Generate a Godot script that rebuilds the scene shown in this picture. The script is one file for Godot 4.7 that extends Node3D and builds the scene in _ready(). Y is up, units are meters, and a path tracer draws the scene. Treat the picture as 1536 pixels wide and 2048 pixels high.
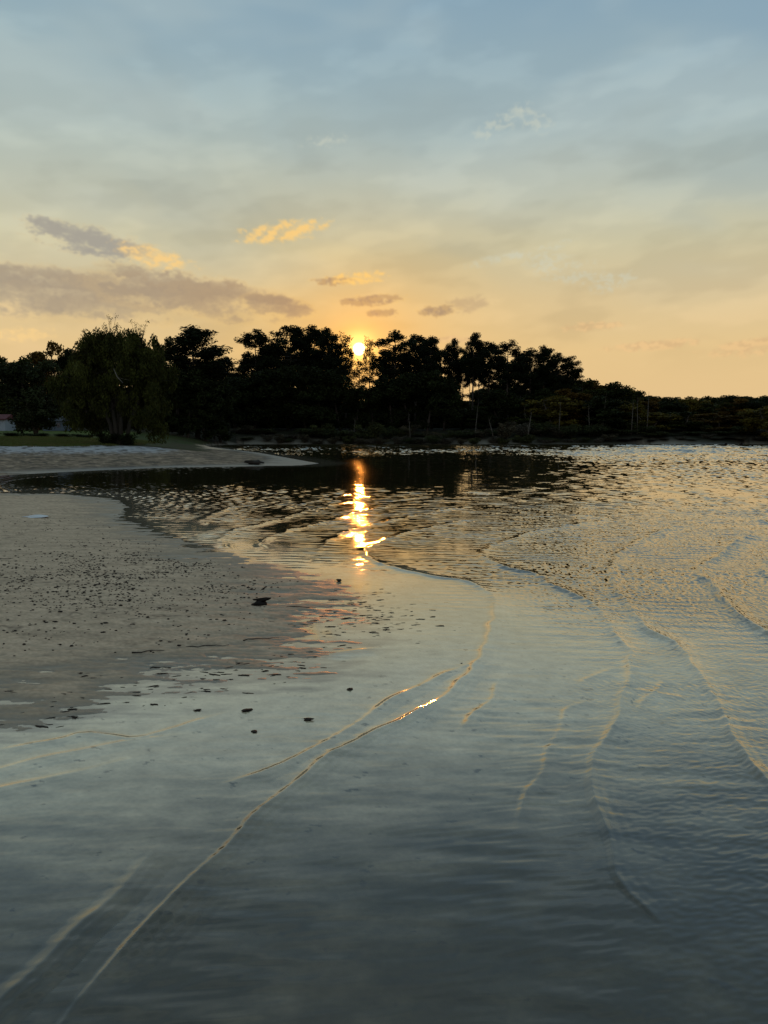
extends Node3D
# Lake shore at sunset: shallow rippled water, a sand tongue, a grove of pines hiding the low sun.

const LAND = [-40.00, -3.20, -8.00, -3.70, -2.03, -3.96, -1.80, -4.05, -1.61, -4.26, -1.58, -4.46, -1.21, -4.71, -0.86, -4.82, -0.62, -5.12, -0.58, -5.57, -0.51, -6.02, -0.34, -6.64, -0.33, -7.29, -0.56, -7.93, -1.18, -8.69, -2.22, -10.04, -3.71, -12.18, -4.82, -14.05, -5.48, -16.35, -6.31, -18.16, -8.28, -19.71, -9.98, -20.05, -11.50, -21.00, -13.50, -23.50, -14.50, -27.00, -14.29, -28.78, -13.00, -31.52, -11.48, -34.31, -9.85, -36.47, -6.89, -37.05, -4.15, -38.27, -3.39, -40.96, -5.06, -46.72, -10.38, -64.95, -20.38, -93.59, -25.56, -106.37, -25.36, -120.03, -23.85, -128.61, -12.39, -130.04, 0.00, -133.00, 11.05, -130.04, 19.43, -130.04, 31.99, -130.04, 43.82, -127.91, 55.87, -127.21, 62.92, -127.21, 140.00, -118.00, 260.00, -60.00, 600.00, -60.00, 600.00, -900.00, -600.00, -900.00, -600.00, -3.20]
const CRESTS = [
	[9, 22, -0.83, -1.84, -0.81, -1.98, -0.76, -2.13, -0.69, -2.32, -0.64, -2.54, -0.58, -2.71, -0.52, -2.89, -0.44, -3.11, -0.37, -3.25, -0.27, -3.46, -0.17, -3.63, -0.02, -3.82, 0.17, -4.04, 0.39, -4.45, 0.60, -4.95, 0.76, -5.57, 0.95, -6.45, 1.00, -7.17, 0.88, -7.79, 0.44, -8.22, 0.01, -8.86, -0.19, -9.53, -0.22, -10.17, 0.01, -11.01, 0.49, -12.06, 1.12, -13.09, 1.83, -13.97],
	[5, 22, -0.63, -3.24, -0.51, -3.34, -0.39, -3.50, -0.27, -3.69, -0.13, -3.96, -0.06, -4.10, 0.09, -4.33, 0.28, -4.63, 0.53, -4.92],
	[14, 16, 0.83, -2.33, 0.80, -2.43, 0.79, -2.54, 0.83, -2.74, 0.87, -3.02, 0.91, -3.25, 1.02, -3.57, 1.24, -3.96, 1.42, -4.45, 1.62, -4.95, 1.71, -5.30, 1.74, -5.78, 1.84, -6.64, 1.80, -7.17, 1.67, -7.66, 1.63, -8.22, 1.38, -8.69, 1.24, -9.42, 1.37, -10.17, 1.81, -11.01, 2.45, -12.06, 3.42, -13.09, 4.15, -13.80],
	[17, 16, 1.63, -2.89, 1.65, -3.17, 1.70, -3.57, 1.85, -4.19, 2.01, -4.95, 2.09, -5.43, 2.04, -5.94, 2.20, -6.95, 2.38, -7.93, 2.73, -9.04, 3.30, -10.27, 4.09, -11.57, 5.04, -12.87],
	[25, 18, 2.80, -4.84, 2.88, -5.50, 2.90, -6.02, 3.02, -6.64, 3.28, -7.66, 3.40, -8.22, 3.72, -8.86, 4.28, -9.62, 5.18, -11.01, 5.74, -11.57],
	[20, 18, 3.98, -7.29, 4.08, -8.07, 4.26, -8.60, 4.65, -9.22],
	[18, 18, 6.60, -12.18, 6.57, -13.09, 6.69, -13.64, 7.09, -14.32],
	[5, 24, 0.53, -2.89, 0.61, -3.11, 0.72, -3.35, 0.85, -3.69, 1.00, -4.07, 1.11, -4.19],
	[5, 60, -1.06, -1.79, -1.02, -1.91, -0.97, -2.05, -0.93, -2.22, -0.87, -2.37, -0.85, -2.51, -0.82, -2.71],
	[14, 60, -2.05, -10.04, -2.33, -10.90, -2.34, -12.06, -1.96, -13.24, -1.47, -15.27, -0.77, -17.47, -0.10, -19.38],
	[14, 60, -1.56, -9.82, -1.67, -10.75, -1.53, -11.87, -1.02, -13.24, -0.38, -15.27, 0.34, -16.59],
	[14, 60, -2.88, -12.73, -3.22, -14.05, -3.10, -16.59, -2.61, -19.38, -1.84, -22.17],
	[12, 60, -4.74, -15.27, -4.77, -17.60, -4.68, -20.77, -4.52, -24.26, -4.15, -25.89],
	[12, 60, -4.35, -16.01, -4.27, -17.88, -3.84, -20.59, -3.14, -23.29],
	[12, 50, -0.86, -10.27, -0.53, -12.06, 0.20, -13.64, 1.11, -15.27, 2.04, -16.35],
	[12, 60, -2.09, -15.47, -1.48, -17.88, -0.63, -20.23],
	[12, 60, -10.20, -23.76, -8.96, -22.38, -7.86, -21.55],
	[12, 60, -12.03, -24.52, -12.27, -26.79, -11.73, -28.43],
	[3, 50, -1.78, -3.27, -1.73, -3.35, -1.64, -3.44, -1.47, -3.55, -1.25, -3.68, -1.05, -3.76],
	[3, 60, -1.69, -3.11, -1.53, -3.21, -1.33, -3.37, -1.15, -3.51],
	[3, 30, -1.84, -3.57, -1.60, -3.68, -1.50, -3.76, -1.26, -3.71, -1.12, -3.81, -0.88, -4.04],
	[5, 24, 1.24, -4.63, 1.36, -4.78, 1.48, -4.89],
	[5, 24, 1.46, -4.19, 1.59, -4.40, 1.74, -4.61],
	[3, 40, 1.45, -4.52, 1.56, -4.40, 1.74, -4.27],
	[7, 40, 0.42, -3.89, 0.53, -4.11, 0.63, -4.34, 0.71, -4.63],
	[4, 40, -0.37, -5.18, -0.24, -5.28, -0.08, -5.35],
	[14, 50, 3.60, -14.50, 3.90, -14.23, 4.10, -13.64],
	[10, 50, 5.65, -16.35, 5.77, -15.27, 5.95, -14.50],
]

const PINES = [
	[-52.6, -112.0, 13.3, 3.04, 0, "dark round-topped tree above the red-roofed shed at the left edge"],
	[-51.0, -118.0, 15.4, 2.59, 1, "tree with an open feathery top between the shed and the willow"],
	[-48.6, -122.0, 14.9, 2.37, 2, "low dark tree hard against the willow's shaded side, sky gaps in its top"],
	[-45.0, -120.0, 16.9, 2.64, 3, "tree whose lacy top rises just left of the willow's topmost sprays"],
	[-34.9, -122.0, 17.5, 2.05, 4, "tree showing its top between the willow's two crown sprays and the big round pine"],
	[-28.9, -120.0, 18.0, 4.34, 5, "broad round-headed pine standing alone right of the willow, before the notch of sky"],
	[-27.0, -124.0, 15.6, 1.92, 0, "narrow pine leaning out of the big round pine's right flank"],
	[-29.6, -150.0, 16.1, 2.13, 1, "low treetop at the bottom of the sky notch beside the round pine"],
	[-24.4, -150.0, 21.4, 3.10, 2, "first pine right of the sky notch, twin-lobed pointed top"],
	[-22.1, -158.0, 20.5, 2.25, 3, "shorter pine tucked between the twin-lobed pine and the highest pine"],
	[-17.7, -150.0, 22.6, 3.30, 4, "highest pine of the grove, at its left shoulder"],
	[-13.7, -152.0, 22.5, 2.75, 5, "pine second highest of the grove, just right of the highest one"],
	[-10.2, -149.0, 21.6, 2.70, 0, "pine with see-through middle, third left of the sun"],
	[-7.4, -153.0, 21.5, 2.08, 1, "pine directly left of the sun, its edge cut by the glare"],
	[-4.9, -151.0, 16.2, 1.95, 1, "thin low pine veiling the gap directly beneath the sun"],
	[-2.8, -152.0, 20.5, 1.67, 2, "small thin pine directly right of the sun, lit through its leaves"],
	[2.1, -150.0, 21.2, 3.30, 3, "broad pine with a flat bright-edged top, second right of the sun"],
	[6.1, -154.0, 21.4, 2.59, 4, "pine with a rounded top third right of the sun"],
	[9.1, -149.0, 20.1, 2.50, 5, "pine with a blunt dark crown over the shaded slope right of the sun"],
	[13.0, -153.0, 19.9, 2.18, 0, "pine whose crown ends above the bright window between trunks"],
	[16.9, -150.0, 20.4, 2.33, 1, "pine with a small raised tuft, above the bright window between bare trunks"],
	[20.6, -154.0, 19.7, 2.59, 2, "pine with a smooth domed crown right of the raised tuft"],
	[23.3, -148.0, 19.0, 2.87, 3, "heavy dark pine forming the right end of the dense canopy"],
	[28.1, -150.0, 18.2, 2.33, 4, "first pine past the narrow sky slit, upright open crown"],
	[31.1, -152.0, 18.7, 2.36, 5, "tallest pine of the right-hand clump, layered branches"],
	[33.2, -149.0, 17.0, 2.12, 0, "pine with tiered side branches against the open sky"],
	[36.1, -151.0, 16.2, 1.95, 1, "last pine before the canopy drops to the low broadleaf wood"],
]
const BACK_PINES = [
	[-32.0, -168.0, 14.5, 2.61], [-29.0, -170.0, 18.9, 2.86], [-25.5, -172.0, 19.2, 2.89], [-21.6, -170.0, 20.0, 3.08], [-17.7, -172.0, 20.2, 3.11], [-13.7, -171.0, 20.3, 3.10], [-10.3, -172.0, 19.2, 2.67], [0.2, -171.0, 19.1, 2.21], [4.8, -172.0, 19.8, 3.11], [8.7, -171.0, 19.1, 3.10], [25.4, -172.0, 18.5, 2.89], [29.3, -172.0, 17.9, 2.00], [33.8, -171.0, 16.7, 2.65], [36.6, -171.0, 16.0, 2.65], [39.3, -170.0, 14.5, 2.64], [14.7, -165.0, 19.3, 1.39], [16.7, -166.0, 19.0, 1.39], [17.9, -164.0, 19.2, 1.27], [20.1, -166.0, 18.7, 1.39], [29.0, -166.0, 16.2, 1.18], [-43.5, -126.0, 15.9, 2.77], [-40.9, -128.0, 16.9, 2.81], [-55.9, -124.0, 13.1, 2.89], [-52.8, -126.0, 13.6, 2.77], [-34.0, -128.0, 16.1, 2.81], [-30.1, -130.0, 13.9, 2.86], [-57.0, -118.0, 12.0, 2.59]]
const BROADLEAVES = [
	[37.3, -146.0, 12.4, 2.45, 0, "broadleaf tree at the foot of the last pine, top of the sloping wood"],
	[40.6, -150.0, 12.2, 2.13, 1, "broadleaf tree with a ragged crest on the sloping skyline"],
	[42.6, -147.0, 11.6, 2.28, 2, "broadleaf tree midway down the sloping skyline"],
	[46.2, -150.0, 11.1, 2.13, 3, "broadleaf tree with spiky twigs near the end of the slope"],
	[47.2, -146.0, 10.2, 1.89, 0, "open twiggy tree that ends the sloping skyline with a sharp step down"],
	[51.3, -150.0, 8.8, 2.13, 1, "small-crowned tree just past the step in the skyline"],
	[54.6, -149.0, 8.0, 2.50, 2, "low rounded tree in the dip of the far skyline"],
	[59.8, -152.0, 9.1, 2.16, 3, "tree with a loose see-through crown rising from the dip"],
	[63.2, -150.0, 8.0, 2.52, 0, "low dark tree between the see-through crown and the broad hump"],
	[68.1, -151.0, 8.6, 2.93, 1, "broad humped tree on the far shore at the right"],
	[71.5, -150.0, 8.3, 2.52, 2, "tree behind the yellowing one at the right edge"],
	[63.7, -128.0, 6.8, 2.81, 3, "yellowing tree on the near shore at the right edge"],
	[38.0, -138.0, 8.4, 3.21, 2, "rounded olive tree in front of the slope, paler than the wood behind"],
	[47.1, -138.0, 5.7, 3.03, 3, "bushy green tree with pale stems below the skyline step"],
	[53.7, -139.0, 5.9, 3.23, 0, "olive tree with bare pale stems low on the far shore"],
	[59.5, -138.0, 5.4, 3.21, 1, "rusty-leaved tree low on the far shore at the right"],
	[64.3, -137.0, 5.5, 3.01, 2, "rusty-green tree beside the yellowing one"],
	[30.6, -140.0, 8.8, 3.26, 3, "mid-height tree in deep shade under the layered pines"],
	[25.9, -141.0, 7.8, 2.92, 0, "dark tree filling the bank under the sky slit"],
]
const UNDERSTOREY = [
	[-27.0, -142.0, 12.3, 3.67], [-24.2, -144.0, 13.2, 3.35], [-20.8, -143.0, 13.7, 3.70], [-17.7, -144.0, 14.3, 3.54], [-14.3, -142.0, 14.3, 3.67], [-11.2, -143.0, 13.8, 3.33], [-8.1, -144.0, 12.9, 3.16], [-5.1, -142.0, 10.7, 2.20], [-1.8, -142.0, 10.5, 2.57], [1.6, -143.0, 12.2, 3.33], [4.8, -144.0, 13.2, 3.35], [7.9, -142.0, 13.4, 3.30], [11.0, -143.0, 12.2, 2.59], [14.5, -144.0, 6.3, 2.42], [17.6, -143.0, 6.2, 2.40], [21.4, -144.0, 10.2, 3.16], [23.6, -142.0, 8.3, 2.02], [29.1, -146.0, 10.3, 2.83], [34.7, -144.0, 10.2, 3.16], [-56.9, -119.0, 9.1, 3.85], [-52.7, -119.0, 9.4, 3.85], [-48.1, -118.0, 9.8, 3.81], [-43.5, -116.0, 10.7, 3.75], [-32.7, -117.0, 10.8, 3.03], [-29.3, -116.0, 11.4, 3.00], [-27.0, -118.0, 10.9, 3.20], [-25.6, -122.0, 10.4, 3.00], [37.7, -143.0, 7.9, 3.14], [42.9, -142.0, 7.8, 3.12], [50.8, -141.0, 4.9, 2.73], [58.1, -141.0, 4.6, 2.92], [64.4, -142.0, 5.1, 2.94]]
const SHRUBS = [
	[-25.5, -136.4, 2.8, 1.51], [-23.6, -135.5, 3.1, 1.62], [-21.2, -136.0, 2.7, 1.99], [-19.7, -136.4, 2.2, 1.87], [-16.3, -132.4, 1.8, 2.10], [-14.8, -134.8, 1.8, 1.56], [-12.8, -134.0, 2.8, 2.55], [-10.9, -134.1, 3.4, 2.17], [-7.8, -132.8, 2.6, 2.49], [-6.4, -133.9, 2.4, 1.65], [-3.9, -132.5, 2.2, 1.92], [-2.3, -132.6, 3.5, 2.53], [0.6, -135.2, 3.1, 1.45], [2.8, -135.6, 2.7, 1.74], [4.2, -136.4, 3.2, 1.94], [6.6, -136.0, 1.8, 1.89], [8.2, -132.0, 2.1, 1.83], [11.2, -132.7, 1.9, 1.47], [13.2, -132.7, 2.5, 1.98], [14.5, -134.1, 2.3, 2.24], [16.6, -133.4, 2.5, 1.98], [19.2, -134.3, 2.5, 2.14], [20.5, -131.9, 3.6, 1.82], [23.7, -134.8, 3.9, 1.99], [26.2, -136.2, 2.6, 2.13], [27.5, -135.0, 3.9, 1.79], [30.3, -133.4, 2.8, 2.27], [31.5, -133.0, 3.4, 1.87], [35.3, -135.6, 2.0, 2.18], [35.8, -134.0, 3.5, 2.48], [38.9, -135.7, 2.7, 1.82], [41.2, -134.1, 2.6, 2.15], [43.5, -136.0, 4.0, 2.60], [45.7, -134.7, 3.3, 2.33], [45.9, -131.9, 2.1, 2.49], [48.5, -132.7, 1.6, 2.01], [52.4, -135.0, 1.5, 2.42], [53.3, -133.4, 2.2, 2.50], [56.7, -135.4, 3.2, 1.48], [58.1, -133.1, 2.3, 2.16], [61.3, -135.9, 2.5, 1.92], [61.4, -132.9, 3.2, 1.95], [65.1, -134.7, 1.8, 2.35], [66.1, -131.9, 2.4, 2.11], [-23.4, -130.8, 1.2, 1.43], [-19.6, -130.7, 1.8, 1.16], [-17.3, -129.6, 1.6, 1.12], [-16.5, -130.3, 1.1, 1.11], [-13.3, -130.6, 1.6, 1.13], [-11.1, -129.9, 1.0, 1.57], [-8.5, -130.4, 1.2, 1.20], [-6.1, -130.6, 1.4, 1.60], [-4.1, -129.0, 1.0, 1.73], [-2.7, -129.2, 1.1, 1.39], [-0.7, -129.4, 1.1, 1.40], [2.6, -130.6, 1.5, 1.44], [5.1, -130.8, 1.1, 1.62], [6.3, -130.7, 1.3, 1.79], [8.3, -129.3, 1.6, 1.53], [10.5, -129.4, 1.2, 1.71], [12.8, -129.5, 1.0, 1.03], [14.8, -129.1, 1.1, 1.21], [18.6, -130.1, 1.5, 1.47], [19.7, -128.9, 1.0, 1.32], [22.2, -130.3, 1.2, 1.01], [23.6, -129.5, 1.6, 1.65], [27.0, -129.6, 1.0, 1.36], [28.4, -130.6, 1.0, 1.82], [31.5, -129.9, 1.0, 1.71], [33.1, -130.3, 1.1, 1.53], [35.9, -129.3, 1.2, 1.05], [37.7, -130.6, 1.7, 1.46], [40.5, -130.4, 1.0, 1.74], [42.6, -130.7, 1.1, 1.39], [44.6, -129.3, 1.0, 1.06], [46.6, -129.8, 1.0, 1.18], [49.6, -129.7, 1.4, 1.07], [51.0, -129.7, 0.9, 1.66], [54.2, -130.2, 1.8, 1.13], [55.5, -129.5, 1.1, 1.61], [57.6, -130.3, 1.3, 1.47], [59.4, -129.1, 1.2, 1.28], [62.3, -129.0, 1.4, 1.57], [65.6, -130.6, 1.7, 1.02]]

const EYE := 1.5
const PITCH := 0.09922
const SUN_AZ := -1.82
const SUN_EL := 6.21

var rng := RandomNumberGenerator.new()
var noise_a := FastNoiseLite.new()      # smooth single octave
var noise_b := FastNoiseLite.new()      # fractal
var near_shore := PackedFloat32Array()  # signed distance to the shore, fine raster
var far_shore := PackedFloat32Array()   # the same, coarse raster
var bins := {}                          # wave crest samples by quarter-metre cell
var mats := {}
var used := {}

const NX0 := -32.0
const NZ0 := -62.0
const NSTEP := 0.2
const NW := 321
const NH := 311
const FX0 := -300.0
const FZ0 := -420.0
const FSTEP := 3.0
const FW := 201
const FH := 142


func _ready() -> void:
	noise_a.seed = 11; noise_a.frequency = 1.0; noise_a.fractal_type = FastNoiseLite.FRACTAL_NONE
	noise_a.noise_type = FastNoiseLite.TYPE_SIMPLEX_SMOOTH
	noise_b.seed = 23; noise_b.frequency = 1.0; noise_b.fractal_octaves = 4
	rng.seed = 77

	var cam := Camera3D.new()
	cam.name = "camera"; cam.fov = 67.003; cam.near = 0.05; cam.far = 4000.0
	add_child(cam)
	cam.position = Vector3(0, EYE, 0); cam.rotation = Vector3(-PITCH, 0, 0); cam.current = true

	var e := Environment.new()
	e.background_mode = Environment.BG_SKY
	e.sky = Sky.new()
	var pan := PanoramaSkyMaterial.new()
	pan.panorama = make_sky()
	e.sky.sky_material = pan
	e.tonemap_mode = Environment.TONE_MAPPER_LINEAR
	e.tonemap_exposure = 1.0
	e.sdfgi_enabled = true; e.ssao_enabled = true; e.ssil_enabled = true
	var we := WorldEnvironment.new(); we.name = "world_environment"; we.environment = e
	add_child(we)

	var sun := DirectionalLight3D.new()
	sun.name = "sun"; sun.light_energy = 0.22; sun.light_color = Color(1.0, 0.60, 0.24)
	sun.light_angular_distance = 0.5; sun.shadow_enabled = true
	add_child(sun)
	sun.rotation = Vector3(-deg_to_rad(SUN_EL), PI - deg_to_rad(SUN_AZ), 0)

	make_materials()
	make_shore_rasters()
	make_crest_bins()
	make_ground_and_water()
	make_forest()
	make_left_bank()
	make_sand_litter()


# ---------------------------------------------------------------- helpers

func numbered(called: String) -> String:
	var n: int = used.get(called, 0)
	used[called] = n + 1
	return called if n == 0 else "%s_%03d" % [called, n]


func base(called: String, where: Vector3, label: String, category: String, group := "") -> Node3D:
	var o := Node3D.new()
	o.name = numbered(called); add_child(o); o.position = where
	o.set_meta("label", label); o.set_meta("category", category)
	if group: o.set_meta("group", group)
	return o


func part(called: String, mesh: Mesh, m: Material, parent: Node) -> MeshInstance3D:
	var o := MeshInstance3D.new()
	o.name = called; o.mesh = mesh; o.material_override = m
	parent.add_child(o, true)
	return o


func single(called: String, mesh: Mesh, m: Material, where: Vector3, label: String, category: String, group := "") -> MeshInstance3D:
	var o := MeshInstance3D.new()
	o.name = numbered(called); o.mesh = mesh; o.material_override = m
	add_child(o); o.position = where
	o.set_meta("label", label); o.set_meta("category", category)
	if group: o.set_meta("group", group)
	return o


func lin(r: float, g: float, b: float) -> Color:
	return Color(r, g, b).linear_to_srgb()


func mat(r: float, g: float, b: float, rough: float) -> StandardMaterial3D:
	var m := StandardMaterial3D.new()
	m.albedo_color = lin(r, g, b); m.roughness = rough
	return m


func make_materials() -> void:
	mats.bark = mat(0.055, 0.042, 0.032, 0.95)
	mats.pale_bark = mat(0.12, 0.105, 0.085, 0.9)
	for k in ["pine_leaf", "broad_leaf", "willow_leaf", "shrub_leaf", "grass_blade"]:
		var m := mat(1, 1, 1, 0.75)
		m.vertex_color_use_as_albedo = true
		m.cull_mode = BaseMaterial3D.CULL_DISABLED
		m.metallic_specular = 0.22
		m.backlight_enabled = true
		m.backlight = Color(0.5, 0.5, 0.5) if k != "pine_leaf" else Color(0.3, 0.3, 0.3)
		mats[k] = m
	mats.debris = mat(0.03, 0.024, 0.02, 0.8)
	mats.wet_wood = mat(0.016, 0.013, 0.011, 0.9)
	mats.wet_wood.metallic_specular = 0.2
	mats.debris.metallic_specular = 0.25


func mesh_of(v: PackedVector3Array, n: PackedVector3Array, c: PackedColorArray, idx: PackedInt32Array, uv := PackedVector2Array()) -> ArrayMesh:
	var a := []
	a.resize(Mesh.ARRAY_MAX)
	a[Mesh.ARRAY_VERTEX] = v
	if n.size(): a[Mesh.ARRAY_NORMAL] = n
	if c.size(): a[Mesh.ARRAY_COLOR] = c
	if uv.size(): a[Mesh.ARRAY_TEX_UV] = uv
	a[Mesh.ARRAY_INDEX] = idx
	var m := ArrayMesh.new()
	m.add_surface_from_arrays(Mesh.PRIMITIVE_TRIANGLES, a)
	return m


# a tapering tube along points with a radius each
func tube(st: SurfaceTool, pts: Array, radii: Array, sides := 7) -> void:
	var rings := []
	for i in pts.size():
		var p: Vector3 = pts[i]
		var d: Vector3 = (pts[mini(i + 1, pts.size() - 1)] - pts[maxi(i - 1, 0)])
		d = d.normalized() if d.length() > 0.0001 else Vector3.UP
		var s := d.cross(Vector3(0.31, 0.2, 0.93)).normalized()
		var t := d.cross(s).normalized()
		var ring := []
		for k in sides:
			var a := TAU * k / sides
			ring.append(p + (s * cos(a) + t * sin(a)) * float(radii[i]))
		rings.append(ring)
	for i in rings.size() - 1:
		for k in sides:
			var k2 := (k + 1) % sides
			for q in [rings[i][k], rings[i + 1][k], rings[i + 1][k2], rings[i][k], rings[i + 1][k2], rings[i][k2]]:
				st.add_vertex(q)
	for ends in [0, rings.size() - 1]:
		for k in range(1, sides - 1):
			for q in [rings[ends][0], rings[ends][k], rings[ends][k + 1]]:
				st.add_vertex(q)


func begin() -> SurfaceTool:
	var st := SurfaceTool.new()
	st.begin(Mesh.PRIMITIVE_TRIANGLES)
	return st


func done(st: SurfaceTool, smooth := true) -> ArrayMesh:
	if smooth: st.index()
	st.generate_normals()
	return st.commit()


# ---------------------------------------------------------------- sky

# az, el, half width, half height, tilt, noise scale, softness, then what it is: 0 grey-mauve bar, 1 bright wisp, 2 orange puff, 3 faint veil
const CLOUDS = [
	[-23.0, 9.7, 11.0, 1.75, -2.0, 0.40, 0.5, 0], [-13.5, 9.9, 8.0, 1.45, -6.0, 0.42, 0.5, 0], [-7.6, 9.25, 2.7, 0.8, -8.0, 0.6, 0.5, 0],
	[-20.0, 12.95, 4.6, 0.85, -9.0, 0.55, 0.6, 4], [-16.2, 12.2, 2.6, 0.62, -10.0, 0.8, 0.7, 1],
	[-7.3, 14.25, 3.3, 0.65, 9.0, 0.9, 0.8, 1], [-3.6, 10.95, 1.7, 0.30, 2.0, 1.1, 0.55, 2], [-1.8, 11.2, 2.0, 0.40, 4.0, 1.1, 0.7, 1],
	[-1.0, 9.65, 2.5, 0.36, 4.0, 1.0, 0.5, 2], [3.85, 8.95, 1.5, 0.36, 4.0, 1.2, 0.5, 2], [-0.2, 8.8, 1.4, 0.28, 0.0, 1.2, 0.7, 2],
	[-24.7, 6.65, 1.9, 0.45, 6.0, 1.2, 0.7, 1], [14.8, 7.6, 2.2, 0.3, 2.0, 1.1, 0.8, 5], [18.9, 6.2, 3.3, 0.34, 3.0, 1.0, 0.6, 5], [25.2, 5.9, 3.0, 0.5, 6.0, 1.0, 0.6, 5], [4.4, 6.9, 2.2, 0.25, 0.0, 1.3, 0.7, 5],
	[8.2, 20.9, 2.2, 0.55, 24.0, 1.1, 1.0, 6], [10.6, 20.9, 1.4, 0.6, -20.0, 1.2, 1.0, 6], [-4.2, 20.0, 1.6, 0.4, 10.0, 0.9, 1.0, 6],
	[9.4, 12.6, 3.6, 0.35, 10.0, 0.5, 1.0, 6], [14.0, 11.3, 4.0, 0.9, -14.0, 0.4, 1.0, 6],
	[6.0, 9.4, 1.8, 0.5, 6.0, 0.8, 0.8, 3],
]


func rgb8(r: float, g: float, b: float) -> Vector3:
	return Vector3(r, g, b) / 255.0


const RAMP = [
	[0.0, 224, 186, 136], [2.5, 228, 194, 141], [6.0, 228, 197, 143], [9.6, 217, 196, 153], [13.0, 202, 196, 165], [15.5, 190, 193, 175], [20.0, 172, 187, 184],
	[23.5, 158, 179, 184], [28.0, 142, 168, 181], [34.0, 140, 160, 163], [45.0, 130, 145, 143], [90.0, 112, 128, 132],
]


func ramp(el: float) -> Vector3:
	var i := 0
	while i < RAMP.size() - 2 and el > RAMP[i + 1][0]: i += 1
	var t := clampf((el - RAMP[i][0]) / (RAMP[i + 1][0] - RAMP[i][0]), 0.0, 1.0)
	var a := rgb8(RAMP[i][1], RAMP[i][2], RAMP[i][3])
	return a.lerp(rgb8(RAMP[i + 1][1], RAMP[i + 1][2], RAMP[i + 1][3]), t)


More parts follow.
